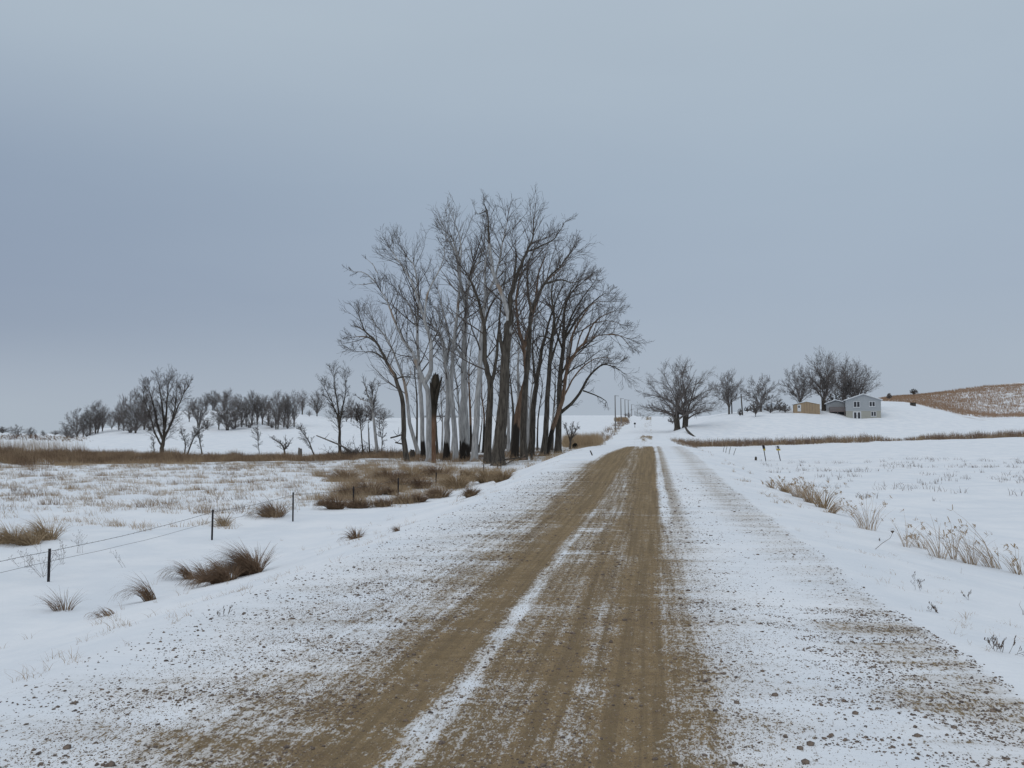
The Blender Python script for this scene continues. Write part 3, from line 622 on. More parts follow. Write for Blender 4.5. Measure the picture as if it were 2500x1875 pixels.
# ------------------------------------------------------------------ generic crowns for the farm and the far hills
def crown_tree(Hh, Wd, seed, stems=1, dens=1.0, split=.25, trunk_r=None, spread=None, rmin=.017, bush=False, fan=1.0):
    """a bare broad tree of height Hh and crown width Wd: trunk list and crown list, base at the origin"""
    rg = random.Random(seed); trunk, crown = [], []; r0 = trunk_r or Hh*.021
    pr = dict(segs=[5, 4, 3, 2], n=[max(3, int(9*dens)), max(3, int(6*dens)), max(2, int(3.4*dens))], up=[.08, .07, .04, .01], wig=.06, t0=.1, ang=(20, 44), len=(.42, .70), rmin=rmin)
    for s in range(stems):
        ox = (s-(stems-1)/2)*r0*2.6; lean = (s-(stems-1)/2)*.22
        hs = Hh*split
        pts = [(ox, 0, -.5), (ox+lean*hs*.3, 0, hs*.35), (ox+lean*hs*.8, rg.uniform(-.1, .1), hs)]
        sp3 = spline(pts, 3); trunk.append((sp3, [r0*1.4, r0*1.15]+[r0]*(len(sp3)-2)))
        nl = (20 if stems == 1 else 13)
        for k in range(nl):
            az = 2.4*k+rg.uniform(-.4, .4)+s*1.3; ph = math.acos(1-1.12*((k+.3)/nl)**(1.15 if stems == 2 and split > .15 else .85)) if k else .1
            ph = min(ph*fan, 1.9); zc = Hh*.40
            q = rg.uniform(.68, .82) if k else .74
            end = (ox*.3+Wd*.5*q*math.sin(ph)*math.cos(az), Wd*.5*q*math.sin(ph)*math.sin(az), zc+(Hh-zc)*q*math.cos(ph))
            st = rg.uniform(.45, 1.0); p0 = (sp3[-1][0]*st+ox*(1-st), 0, hs*st)
            d = tuple(end[j]-p0[j] for j in range(3)); Ln = math.sqrt(sum(v*v for v in d)); jt = Ln*.05
            m1 = (p0[0]+d[0]*.30+rg.gauss(0, jt), p0[1]+d[1]*.30+rg.gauss(0, jt), p0[2]+d[2]*.40+Ln*.05)
            m2 = (p0[0]+d[0]*.66+rg.gauss(0, jt), p0[1]+d[1]*.66+rg.gauss(0, jt), p0[2]+d[2]*.74+Ln*.05)
            ls = spline([p0, m1, m2, end], 4); n_ = len(ls); rl = r0*rg.uniform(.24, .46)
            rd = [max(rl*(1-.9*(i/(n_-1))**.8), rmin) for i in range(n_)]; crown.append((ls, rd))
            de = vnorm(tuple(ls[-1][j]-ls[-2][j] for j in range(3)))
            for c in range(3): grow(crown, ls[-1] if c < 2 else ls[-3], deviate(de, R(rg.uniform(4, 18) if c == 0 else rg.uniform(18, 36)), rg), Hh*rg.uniform(.13, .21), max(rd[-1], rmin), 1, rg, pr)
            nb = int((8+Ln*.42)*dens)
            for c in range(nb):
                t = .22+.76*(c+rg.random())/nb; f = t*(n_-1); i = min(int(f), n_-2); a = f-i
                pp = tuple(ls[i][j]*(1-a)+ls[i+1][j]*a for j in range(3)); dd = vnorm(tuple(ls[i+1][j]-ls[i][j] for j in range(3)))
                grow(crown, pp, deviate(dd, R(rg.uniform(22, 52)), rg), Ln*rg.uniform(.18, .34)*(1.3-.75*t), max(rd[i]*.5, rmin), 1, rg, pr)
    return trunk, crown
def put_tree(base, Hh, Wd, label, seed, name='bare_tree', cat='tree', group=None, tm=None, cm=None, rz=None, **kw):
    root = thing(name, label, cat, base, rz if rz is not None else YAW, group); tr, cr = crown_tree(Hh, Wd, seed, **kw)
    V, F = build_tubes(tr, lambda r: 10); mesh_np('trunk', V, F, tm or M_DARK, root, True)
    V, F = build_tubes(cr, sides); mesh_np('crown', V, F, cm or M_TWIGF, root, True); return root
def farm(px, py, h, wd, D, label, seed, **kw):
    b = hit(px, py, D); D = depth(b); kw.setdefault('group', 'bare trees round the farm')
    return put_tree(b, h*M(D), wd*M(D), label, seed, **kw)
farm(1663,1046,172,218,184,'broad twin-trunked tree beside the road below the farm', 101, stems=2, dens=1.12, split=.20, trunk_r=.62, fan=1.35, name='spreading_tree')
farm(1780,1011,106,86,235,'low-forking tree right of the broad twin-trunked tree', 102, dens=1.05, split=.22, name='spreading_tree')
farm(1845,1018,38,32,222,'small vase-shaped tree with snow about its foot, in front of the white house', 103, dens=.8, split=.15, rmin=.03, name='ornamental_tree')
farm(1858,1006,94,95,248,'two-tufted tree behind the small vase-shaped tree', 104, dens=1.0, split=.18, fan=1.15)
farm(1954,1003,112,92,226,'wide tree rising directly behind the tan shed', 105, dens=1.05, split=.22)
farm(2011,1003,152,96,222,'tallest farm tree, between the tan shed and the grey house', 106, dens=1.1, split=.2, trunk_r=.5)
farm(2065,1000,128,92,240,'bushy dark tree rising just behind the left wing of the grey house', 107, dens=.85, split=.1, stems=2, trunk_r=.35)
farm(2092,1000,120,100,250,'rounded bushy tree rising behind the gable of the grey house', 108, dens=.85, split=.1, stems=2, trunk_r=.35)
farm(2038,1001,46,50,236,'low tangled shrub tree behind the deck of the grey house', 109, dens=.8, split=.12, rmin=.03)
for i, (px, py, h, wd, lb) in enumerate([(1807,1016,18,12,'small upright shrub left of the leaning farm pole'), (1825,1006,14,18,'low rounded shrub right of the leaning farm pole'),
      (1881,1009,26,38,'dense round shrub in front of the white house'), (1917,1008,22,28,'round shrub left of the tan shed'), (1904,1006,30,24,'taller shrub behind the round shrub, left of the tan shed'),
      (1642,1035,22,26,'low reddish bush left behind the broad twin-trunked tree')]):
    farm(px, py, h, wd, 230, lb, 120+i, name='shrub', cat='shrub', group='shrubs round the farm', dens=.75, split=.06, rmin=.025, fan=1.3)
farm(2231,967,18,18,355,'tiny lone round tree on the crest of the rusty hill', 131, dens=.8, rmin=.05, name='hill_tree')
farm(2171,978,18,10,335,'tiny pointed bush on the crest left of the lone round tree', 132, dens=.6, rmin=.05, name='hill_tree')
# lone tree left
hero([([(395,1112),(396,1095),(399,1070),(404,1030),(408,985),(410,940),(408,900)],12,1.6,0), ([(399,1075),(385,1040),(375,990),(360,945),(342,930)],7,1.2,1), ([(399,1072),(415,1040),(432,1000),(448,960),(456,920)],7,1.2,-1),
      ([(402,1050),(396,1000),(390,950),(380,905)],6,1.1,2), ([(396,1090),(380,1060),(368,1020),(352,975),(345,940)],5,1,-2), ([(406,1060),(425,1010),(430,960),(432,910)],5,1,2), ([(448,960),(462,940),(470,915)],3,1,0)],
     108, M_DARK, M_TWIG, 'tall lone fan-shaped tree behind the brown brush at the left', 140, 1.5, 'small trees along the left brush band', 'fan_shaped_tree', SP, rings=1.8, tstart=.32, blen=1.0, zf=lambda x, y: (x, y))
for i, (st, D, w_, lb) in enumerate([
   ([(456,1104),(470,1075),(487,1050),(510,1028)], 112, 4, 'low shrubby tree leaning right, just right of the lone fan-shaped tree'),
   ([(451,1104),(452,1080),(445,1060),(440,1035)], 113, 3.5, 'crooked shrub between the lone tree and the leaning shrubby tree'),
   ([(494,1106),(488,1080),(484,1064),(478,1050)], 111, 3.5, 'small dark shrub with a bent stem right of the leaning shrubby tree'),
   ([(375,1108),(376,1085),(371,1062)], 110, 2.5, 'thin sapling just left of the lone fan-shaped tree'),
   ([(634,1104),(630,1080),(628,1055),(627,1040)], 110, 2, 'straight thin sapling left of the bowl-shaped shrub'),
   ([(770,1104),(755,1080),(735,1050),(725,1034)], 100, 4, 'bare stem leaning left beside the grey stump'),
   ([(697,1104),(690,1088),(672,1075),(655,1066)], 108, 5, 'left arm of a bowl-shaped shrub'), ]):
    st2 = [(st, w_, 1, 0)]
    if i == 6: st2.append(([(694,1100),(698,1082),(694,1062)], 4, 1, .6)); st2.append(([(694,1098),(706,1085),(712,1070)], 3, 1, -.5)); lb = 'bowl-shaped low shrub with arms spreading from one foot'
    hero(st2, D, M_DARK, M_TWIG, lb, 150+i, 2.0, 'small trees along the left brush band', 'shrub', SP, 'shrub', rings=2.2, tstart=.2, blen=1.0, zf=lambda x, y: (x, y))

# far hill trees: prototypes copied
protos = []
for i, kw in enumerate([dict(Hh=10, Wd=9.5, dens=.9, split=.09, fan=1.15), dict(Hh=10, Wd=7.5, dens=.85, split=.10, stems=2), dict(Hh=10, Wd=4.6, dens=.7, split=.15), dict(Hh=10, Wd=3.4, dens=.55, split=.22), dict(Hh=10, Wd=8.4, dens=.95, split=.05, stems=2, fan=1.2), dict(Hh=10, Wd=6.2, dens=.6, split=.12, fan=.9), dict(Hh=10, Wd=11, dens=.7, split=.04, stems=3, fan=1.25)]):
    protos.append(dict(kw=kw, root=None))
def far_tree(px, py, h, wd, D, kind, label, group, name='hill_tree', cat='tree'):
    b = hit(px, py, D); D = depth(b); pr = protos[kind]; k = pr['kw']; s = h*M(D)/10; sx = wd*M(D)/k['Wd']
    if pr['root'] is None:
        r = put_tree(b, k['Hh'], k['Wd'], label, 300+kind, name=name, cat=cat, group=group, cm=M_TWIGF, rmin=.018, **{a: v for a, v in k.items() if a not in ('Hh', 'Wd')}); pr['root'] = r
    else:
        src = pr['root']; r = src.copy(); COL.objects.link(r); r.name = name; r.location = b
        r['label'] = label; r['group'] = group; r['category'] = cat; r.rotation_euler = (0, 0, random.Random(px).uniform(0, 6.28))
        for ch in src.children:
            c = ch.copy(); COL.objects.link(c); c.parent = r
    r.scale = (sx, sx, s); return r
gA, gB, gC = 'trees on the low rise at the left', 'trees on the snowy knoll', 'distant trees at the far left'
for a in [(163,1070,34,36,235,4,'lowest bushy tree at the left end of the low rise'), (188,1068,73,74,235,0,'rounded bushy tree, second from the left end of the low rise'), (203,1067,58,30,238,2,'narrow dark tree squeezed between the two rounded trees of the low rise'),
    (220,1063,66,34,240,2,'slender tree left of the larger rounded tree of the low rise'), (236,1058,80,66,242,1,'larger rounded tree in the middle of the low rise'), (273,1049,46,38,275,0,'small open tree on the crest of the low rise'),
    (302,1052,80,52,255,0,'dark tree behind the left side of the biggest bushy tree'), (331,1058,108,94,236,4,'biggest dark bushy tree of the low rise, left of the lone tree'), (352,1050,88,50,262,1,'tree half hidden between the biggest bushy tree and the lone tree')]:
    far_tree(*a, gA)
for a in [(485,1044,74,48,245,1,'open airy tree at the left foot of the knoll'), (503,1001,44,26,320,2,'narrow tree on the knoll crest, left of its round-topped neighbour'), (521,1000,50,38,322,1,'round-topped tree on the knoll crest'),
    (470,1010,40,34,318,0,'low bushy tree at the left end of the knoll crest'), (555,1051,98,76,235,4,'biggest dark bushy tree at the foot of the knoll'), (575,1045,74,30,250,2,'narrow tree touching the biggest knoll tree on its right'),
    (590,1043,66,24,252,3,'pole-like tree, second right of the biggest knoll tree'), (601,1042,70,26,255,2,'pole-like tree, third right of the biggest knoll tree'), (615,1037,84,40,262,1,'tall slender tree in the middle of the knoll row'),
    (628,1037,62,28,262,3,'thin straight tree right of the tall slender knoll tree'), (641,1037,72,34,262,2,'upright tree in the middle gap of the knoll row'), (655,1040,50,24,256,3,'short pole-like tree left of the vase-shaped knoll tree'),
    (676,1048,94,58,240,1,'vase-shaped tree with crossed stems at the foot of the knoll'), (693,1044,66,26,250,3,'thin straight tree right of the vase-shaped tree'), (703,1044,78,26,250,2,'narrow tree, second right of the vase-shaped tree'),
    (718,1042,88,34,252,2,'tall narrow tree at the right end of the knoll row'), (738,1012,60,26,300,3,'thin tree alone on the right shoulder of the knoll'), (774,1012,62,44,305,1,'open fan-like tree on the right shoulder of the knoll'),
    (755,1018,18,16,290,0,'tiny bush between the two trees of the right shoulder'), (872,1028,44,42,320,4,'round bushy tree behind the small dark upright tree'), (905,1027,52,58,330,4,'dense low tree on the right slope of the knoll'),
    (935,1029,34,50,330,0,'low spreading thicket tree at the right foot of the knoll'), (857,1030,62,26,300,2,'narrow tree behind the small dark upright tree'), (846,1030,40,40,315,0,'bushy tree left behind the small dark upright tree')]:
    far_tree(*a, gB)
for a in [(534,1049,52,40,240,5,'thin open tree leaning on the left of the biggest knoll tree'), (548,1003,50,44,322,5,'open tree on the knoll crest behind the biggest knoll tree'), (583,1003,42,40,322,0,'rounded crown peeping over the knoll crest, right of the biggest knoll tree'),
    (622,1003,46,36,322,5,'open crown on the crest behind the tall slender tree'), (648,1003,38,44,322,6,'low spreading crown on the crest, right of the tall slender tree'), (697,1004,50,30,320,2,'slim crown on the crest behind the narrow trees'),
    (570,1048,30,60,238,6,'low wide thicket at the right foot of the biggest knoll tree'), (664,1045,30,56,243,6,'low wide thicket left of the vase-shaped knoll tree'), (702,1047,34,44,246,6,'low wide thicket right of the vase-shaped knoll tree'),
    (609,1044,26,50,250,6,'low thicket beneath the tall slender knoll tree'), (462,1030,40,34,280,5,'open tree on the slope above the airy one'), (505,1046,26,40,245,6,'low scrub right of the airy tree at the foot of the knoll')]:
    far_tree(*a, gB)
for a in [(176,1070,22,40,232,6,'low thicket at the foot of the rounded tree on the low rise'), (212,1066,26,46,238,6,'low thicket between the two rounded trees of the low rise'), (250,1053,58,40,262,5,'open tree just right of the larger rounded tree'),
    (290,1050,62,46,262,5,'open tree left of the dark one on the low rise'), (318,1056,30,60,248,6,'spreading thicket below the biggest bushy tree'), (366,1052,40,50,262,6,'thicket behind the foot of the lone fan-shaped tree')]:
    far_tree(*a, gA)
for a in [(40,1066,37,38,420,0,'round dark tree in the far left snow field'), (74,1066,28,26,430,1,'smaller round tree right of the far left one'), (6,1052,16,46,800,4,'low distant tree at the left edge of the view'), (-14,1054,14,40,800,0,'distant tree cut by the left edge of the view'),
    (104,1053,11,10,800,0,'tiny distant tree on the far left rise'), (135,1056,12,26,700,4,'tiny distant thicket left of the low rise'), (86,1062,8,8,600,2,'tiny dark bush below the far left rise'), (106,1062,10,16,600,4,'small bush right of the tiny dark one')]:
    far_tree(*a, gC)
for i, (px, h, wd) in enumerate([(1045, 7, 26), (1062, 8, 24), (1078, 9, 26), (1094, 8, 24), (1110, 7, 20), (852, 6, 30)]):
    far_tree(px, 1021, h, wd, 640, 4, ['distant dark tree on the skyline seen through the grove, ' + s for s in ('left end of its row', 'second from the left', 'middle one', 'second from the right', 'right end of its row')][i] if i < 5 else 'distant low tree on the skyline left of the grove', 'skyline trees behind the grove')
for i, (px, py, h, wd, lb) in enumerate([(1536,1021,14,10,'dark snowy bush at the foot of a pole by the far left road edge'), (1528,1016,7,12,'dark bush left of the snowy one near the far poles'), (1556,1090,2,2,None)]):
    if lb: far_tree(px, py, h, wd, 330, 4, lb, 'bushes by the far poles', 'bush', 'shrub')

# ------------------------------------------------------------------ more materials
M_POST = plain('dark_metal_post', (.020, .018, .022), .6, (.035, .03, .03), 20)
M_WIRE = plain('rusty_wire', (.10, .085, .075), .7)
M_OLDWOOD = plain('weathered_wood', (.10, .085, .07), .9, (.045, .038, .032), 6, (1, 1, .15))
M_GREYLOG = plain('grey_driftwood', (.26, .24, .22), .9, (.14, .125, .11), 5, (.3, .3, 1))
M_POLE = plain('creosoted_pole', (.24, .225, .215), .9, (.17, .16, .155), 3, (1, 1, .1))
M_YELLOW = plain('yellow_sign_paint', (.50, .36, .03), .5)
M_BLACKP = plain('black_sign_paint', (.03, .025, .03), .5)
M_WHITEP = plain('white_paint', (.70, .71, .72), .5, (.62, .63, .64))
M_DARKGL = plain('dark_glass', (.025, .028, .035), .08, (.02, .02, .025), spec=.6)
M_SNOWROOF = plain('snow_on_roof', (.82, .85, .88), .85, (.76, .79, .83), 1.5)
M_STONE = plain('gravel_stone', (.27, .205, .16), .85, (.10, .082, .075), 26)
def siding(name, c, sp=.12, vert=False):
    m, nt, b = new_mat(name); vec, x, y, z = obj_xyz(nt)
    k = (x if vert else z)*(1/sp); fr = k._m('FRACT')
    n = noise(nt, vec, 1.5, 3, .6)
    col = mixc(nt, fr.ss(.0, .12).inv(), c, tuple(v*.6 for v in c)); col = mixc(nt, n.ss(.3, .7)*.25, col, tuple(v*.78 for v in c))
    nt.links.new(col, b.inputs['Base Color']); bump(nt, b, fr, .01, .6); b.inputs['Roughness'].default_value = .6; return m
M_SIDE_GREY = siding('grey_lap_siding', (.40, .42, .435)); M_SIDE_BEIGE = siding('beige_lower_wall', (.42, .41, .36), .2)
M_PLY = siding('tan_plywood_panels', (.37, .275, .18), 1.22, True); M_DECK = siding('brown_grey_deck', (.20, .165, .16), .14, True)
M_OFFWHITE = siding('white_lap_siding', (.52, .55, .58))
M_TARP = plain('blue_grey_tarp', (.13, .17, .20), .5, (.09, .12, .15), 2)

M_GRIT = plain('brown_grit', (.30, .215, .14), .9, (.13, .095, .07), 60)
# ------------------------------------------------------------------ wire fence along the left ditch
FX = -11.2
def on_line(px, X):
    d = ray(px, 1062); k = X/d[0]; return Vector((X, d[1]*k, hz(X, d[1]*k)))
fp = [(128, 1412, 1335), (522, 1324, 1253), (718, 1274, 1206), (865, 1209, 1163), (973, 1188, 1146), (1065, 1167, 1137), (1126, 1156, 1138), (1181, 1150, 1128), (1223, 1149, 1120)]
P0 = on_line(128, FX); froot = thing('wire_fence', 'wire fence on thin dark metal posts along the left ditch', 'fence', P0)
tops = []
pp_ = [(on_line(a, FX), (b-c)) for a, b, c in fp]; pre = Vector((FX, P0.y-5.6, hz(FX, P0.y-5.6))); pre2 = Vector((FX, P0.y-11.2, hz(FX, P0.y-11.2)))
allp = [(pre2, .66), (pre, .66)]+[(p, h*M(depth(p))*1.03) for p, h in pp_]
rg = random.Random(4)
for p, h in allp:
    m = MB(); q = p-P0; tx, ty = rg.gauss(0, .015), rg.gauss(0, .015)
    def b4(x0, y0, x1, y1, z0=-.4):
        vs = [(q.x+x0, q.y+y0, q.z+z0), (q.x+x1, q.y+y0, q.z+z0), (q.x+x1, q.y+y1, q.z+z0), (q.x+x0, q.y+y1, q.z+z0)]
        vs += [(v[0]+tx*h, v[1]+ty*h, q.z+h) for v in vs]
        m.add(vs, [(0, 3, 2, 1), (4, 5, 6, 7), (0, 1, 5, 4), (1, 2, 6, 5), (2, 3, 7, 6), (3, 0, 4, 7)])
    k = 1.0 if depth(p) < 30 else 1.35
    b4(-.024*k, -.006, .024*k, .006); b4(-.007*k, .0065, .007*k, .036)          # T-section: flange and web
    z = .08
    while z < h-.03: m.box((q.x-.007, q.y-.014, q.z+z), (q.x+.007, q.y-.0065, q.z+z+.015)); z += .06
    m.build('post', M_POST, froot); tops.append((q, h))
for wi, fr in enumerate((.93, .62)):
    br = []
    for (a, ha), (b, hb) in zip(tops[:-1], tops[1:]):
        pts = []
        for i in range(9):
            t = i/8; pts.append((a.x+(b.x-a.x)*t+.03, a.y+(b.y-a.y)*t, (a.z+ha*fr)*(1-t)+(b.z+hb*fr)*t-.05*math.sin(math.pi*t)+rg.gauss(0, .004)))
        br.append((pts, [.0042 if wi == 0 else .0032]*9))
        if wi == 0:
            for i in range(1, 30):
                t = i/30; c = (a.x+(b.x-a.x)*t+.03, a.y+(b.y-a.y)*t, (a.z+ha*fr)*(1-t)+(b.z+hb*fr)*t-.05*math.sin(math.pi*t))
                br.append(([(c[0]-.012, c[1], c[2]-.014), (c[0]+.012, c[1]+.004, c[2]+.014)], [.003, .002]))
    V, F = build_tubes(br, lambda r: 4); mesh_np('wire', V, F, M_WIRE, froot)
# old wooden fence by the grove
of = thing('old_wooden_fence', 'old dark wooden posts with a sagging rail in front of the grove', 'fence', on_line(1290, -11.4)); o0 = of.location.copy()
prev = None
for px, hpx, w_ in ((1215, 14, 5), (1260, 12, 3), (1289, 14, 4), (1297, 20, 6), (1330, 12, 3), (1347, 14, 3), (1364, 16, 3), (1382, 15, 3), (1404, 14, 4), (1425, 12, 4), (1434, 19, 5)):
    p = on_line(px, -11.4)-o0; D = depth(p+o0); h = hpx*M(D)*.9; m = MB(); a, b = rg.gauss(0, .05), rg.gauss(0, .05)
    m.tube([p+Vector((0, 0, -.3)), p+Vector((a*.5, b*.5, h*.6)), p+Vector((a, b, h))], [w_*M(D)*.38]*2+[w_*M(D)*.3], 7); m.build('post', M_OLDWOOD, of)
    tp = p+Vector((a, b, h*.55))
    if prev is not None and px < 1300:
        m = MB(); m.tube([prev, (prev+tp)/2+Vector((0, 0, -.08)), tp], .045, 6); m.build('rail', M_OLDWOOD, of)
    prev = tp

# ------------------------------------------------------------------ grass tussocks, clumps and weeds
def tussock(px, py, wpx, hpx, mat, label, seed, n=260, sweep=.6, drop=.5, name='grass_tussock', cat='grass tussock', group='dark sedge tussocks in the left ditch', wdt=.006, D=None, rad=.3, wig=.02, seedheads=0):
    b = hit(px, py, D); D_ = depth(b); w_ = wpx*M(D_); h = hpx*M(D_); rr = np.random.RandomState(seed); rp = rr.uniform(0, 1, n)**.6; an = rr.uniform(0, 6.283, n)
    wdt = max(wdt, M(D_)*1.1)
    bx = np.cos(an)*rp*w_*rad; by = np.sin(an)*rp*w_*rad*.8; zb = H(b.x+bx, b.y+by)-b.z
    vx = np.cos(an)*rp*drop - sweep*rr.uniform(.6, 1.3, n)+rr.normal(0, .12, n); vy = np.sin(an)*rp*drop+rr.normal(0, .12, n) - sweep*.12
    az = np.arctan2(vy, vx); st = np.hypot(vx, vy); ln = h*rr.uniform(.75, 1.35, n)*(1+.55*np.minimum(st, 1.3))*(1-.25*rp)
    Pp, W = arcs(np.stack([bx, by, zb], 1), ln, az, .12+.25*st+.55*rp*drop, np.minimum(.45+2.25*st*rr.uniform(.6, 1.25, n), 2.9), wdt*rr.uniform(.7, 1.5, n))
    if wig: Pp[:, 2:, :2] += rr.normal(0, 1, (n, 4, 2))*wig*h*.5
    Pp[:, :, 2] = np.maximum(Pp[:, :, 2], (H(b.x+Pp[:, :, 0].ravel(), b.y+Pp[:, :, 1].ravel())-b.z).reshape(n, 6)-.02)
    V, F = ribbons(Pp, W, rr)
    V2, F2 = ribbons(Pp[::3], W[::3]*1.1, rr)
    V = np.concatenate([V, V2]); F = [F[0], F2[0]+len(V)-len(V2)]
    if seedheads:
        tips = Pp[:seedheads, -1]; k = 5
        hd = np.repeat(tips, k, 0)+rr.normal(0, .012, (len(tips)*k, 3)); q = np.stack([hd, hd+rr.normal(0, .03, hd.shape)+np.array([-.03, 0, .02])], 1)
        V3, F3 = ribbons(q, np.full((len(q), 2), wdt*2.2), rr); F.append(F3[0]+len(V)); V = np.concatenate([V, V3])
    o = mesh_np(name, V, F, mat, loc=b); tag(o, label, cat, group); return o
T = [(152, 1491, 72, 52, G_DARK, 'spiky dark tussock nearest the left edge of the ditch', 80, .20, .55, .006),
     (262, 1504, 80, 30, G_DARK, 'low dark tussock flattened to the left, lowest of the ditch tussocks', 60, 1.1, .3, .006),
     (368, 1466, 50, 66, G_DARK, 'fan-like tussock swept far to the left by the wind', 130, .75, .35, .006),
     (466, 1414, 46, 54, G_DARK, 'tussock with long arching blades left of the big mound', 130, .95, .35, .006),
     (503, 1420, 44, 50, G_DARK, 'rounded tussock joined to the left side of the big mound', 260, .55, .8, .006),
     (548, 1420, 84, 54, G_DARK, 'drooping middle mound of sedge in the big brown clump', 650, .55, .8, .006),
     (612, 1402, 86, 76, G_DARK, 'tallest brown tussock, right end of the big clump, with wind-blown top', 1000, .70, .8, .006),
     (868, 1315, 36, 30, G_DARK, 'small round tussock standing alone between the ditch and the road', 150, .3, .9, .006),
     (970, 1297, 28, 18, G_DARK, 'tiny dark tussock near the road shoulder, right of the round one', 50, .5, .6, .006),
     (667, 1262, 84, 42, G_BAND, 'broad brown tussock just left of the third fence post', 360, .35, .8, .007),
     (546, 1285, 40, 34, G_TAN, 'light tan tussock just right of the second fence post', 120, .2, .8, .007)]
for i, (px, py, w_, h, mt, lb, n, sw, dr, wd) in enumerate(T): tussock(px, py, w_, h, mt, lb, 400+i, n, sw, dr, wdt=wd)
T2 = [(440,1450,150,130,'G_DARK','roundest tussock at the left front of the brown patch'), (640,1440,210,95,'G_DARK','wide low tussock with snow on its back, at the front of the brown patch'), (870,1425,140,80,'G_BAND','tussock in the middle of the front row of the brown patch'),
      (1050,1400,180,85,'G_BAND','broad pale-brown tussock in the front row of the brown patch'), (1190,1385,120,80,'G_DARK','dark reddish tussock right of the broad pale-brown one'), (1370,1345,200,105,'G_BAND','tussock at the right front of the brown patch'),
      (740,1320,270,150,'G_BAND','big brown mound behind the fourth fence post'), (560,1350,150,120,'G_DARK','dark tussock behind the roundest front one'), (1000,1270,150,130,'G_BAND','tan mound behind the fifth fence post'),
      (1200,1260,180,110,'G_DARK','dark mound in the middle of the brown patch'), (1640,1180,110,95,'G_TAN','round tan tussock at the right end of the brown patch'), (1800,1205,140,120,'G_TAN','tall tan tussock left of its twin near the road verge'),
      (1940,1195,130,110,'G_TAN','tall tan tussock nearest the road verge'), (1660,1335,90,85,'G_BAND','small brown tussock at the right foot of the patch'), (330,1415,70,55,'G_DARK','small reddish tussock left of the roundest front one'),
      (930,1320,120,70,'G_DARK','flat snow-capped tussock behind the front row'), (510,1200,240,110,'G_BAND','loose brown thicket at the back left of the patch'), (1330,1160,260,110,'G_DARK','dark thicket at the back of the patch beside the sixth fence post'),
      (1520,1260,190,140,'G_TAN','tall tan thicket right of the sixth fence post'), (920,1190,230,110,'G_BAND','brown thicket at the back behind the fifth fence post'), (1120,1180,200,100,'G_TAN','light thicket between the fifth and sixth fence posts')]
for i, (X, Y, w_, h, mt, lb) in enumerate(T2):
    tussock(700+X/3.687, 850+Y/3.687, w_/3.687, h/3.687, globals()[mt], lb, 430+i, 420, .18, .75, group='tussocks of the brown patch behind the fence', wdt=.010, rad=.42)
T3 = [(24,1326,70,52,'left-edge mound of windblown straw beyond the fence'), (70,1330,62,46,'middle mound of windblown straw beyond the fence'), (112,1318,60,56,'right mound of windblown straw arching over snow'), ]
for i, (px, py, w_, h, lb) in enumerate(T3): tussock(px, py, w_, h, G_TAN, lb, 460+i, 330, .55, .8, group='straw mounds at the left edge', wdt=.008, rad=.4)
# right verge clumps
T4 = [(1885,1192,32,24,G_PALE,40,'small tan clump at the upper left end of the right verge row'), (1918,1202,40,34,G_TAN,60,'second tan clump of the right verge row'), (1948,1214,46,42,G_PALE,70,'third tan clump of the right verge row'),
      (1980,1228,50,56,G_PALE,85,'fourth and densest tan clump of the right verge row'), (2008,1240,46,60,G_TAN,85,'last tall clump at the lower right end of the verge row'), (2028,1252,36,40,G_PALE,60,'thin pale stalks leaning right beyond the verge row')]
for i, (px, py, w_, h, mt, n, lb) in enumerate(T4): tussock(px, py, w_, h, mt, lb, 480+i, n, .12 if i < 5 else -.6, .45, group='clumps of the right verge row', wdt=.008, seedheads=n//5)
T5 = [(2115,1292,62,80,46,.1,'open pale clump of tall curved stalks, right of the verge row'), (2213,1336,26,78,18,-.15,'tall slim pair of stalks left of the right-hand reed group'), (2248,1338,48,34,34,.3,'low tangled straw between the slim stalks and the reeds'),
      (2292,1362,46,88,26,.15,'left clump of tall pale reeds at the right'), (2330,1366,24,98,14,.1,'single tall reed with side-swept plume'), (2372,1378,56,84,46,.2,'dense reed clump left of the leaning plumes'),
      (2425,1386,64,108,42,.75,'reed clump with long plumes leaning left'), (2486,1402,50,64,36,.3,'reed clump cut by the right edge of the view')]
for i, (px, py, w_, h, n, sw, lb) in enumerate(T5): tussock(px, py, w_, h, G_PALE if i != 7 else G_TAN, lb, 500+i, n, sw, .35, name='reed_clump', cat='reeds', group='pale reeds on the right bank', wdt=.007, rad=.35, wig=.03, seedheads=max(6, n//3))
# branchy weeds
def weed(px, py, hpx, n, label, seed, mat=None, spread=.5):
    b = hit(px, py); h = hpx*M(depth(b)); rg = random.Random(seed); out = []
    pr = dict(segs=[4, 4, 3, 2], n=[5, 4, 3], up=[.05, .03, .02, 0], wig=.12, t0=.3, ang=(25, 50), len=(.25, .45), rmin=.0016)
    for i in range(n):
        d = vnorm((rg.gauss(-.1, spread), rg.gauss(0, spread), 1)); grow(out, (rg.gauss(0, .04), rg.gauss(0, .04), -.03), d, h*rg.uniform(.7, 1.1), max(.0022, .35*M(depth(b))), 1, rg, pr)
    tips = [o[0][-1] for o in out]
    for t in tips[::2]: out.append(([t, (t[0]+.006, t[1], t[2]+.02)], [.0032, .002]))
    V, F = build_tubes(out, lambda r: 3); o = mesh_np('dry_weed', V, F, mat or M_BROWNT, loc=b); tag(o, label, 'weed', 'dry weeds in the snow'); return o
weed(105, 1408, 78, 9, 'branching dry weed leaning about the nearest fence post', 1, spread=.55); weed(60, 1385, 50, 4, 'sparse dry weed left of the nearest fence post', 2)
weed(155, 1375, 58, 3, 'upright dry weed just right of the nearest fence post', 3, spread=.15); weed(192, 1352, 66, 4, 'knobbly dry weed by the fence wire, behind the upright one', 4, spread=.2)
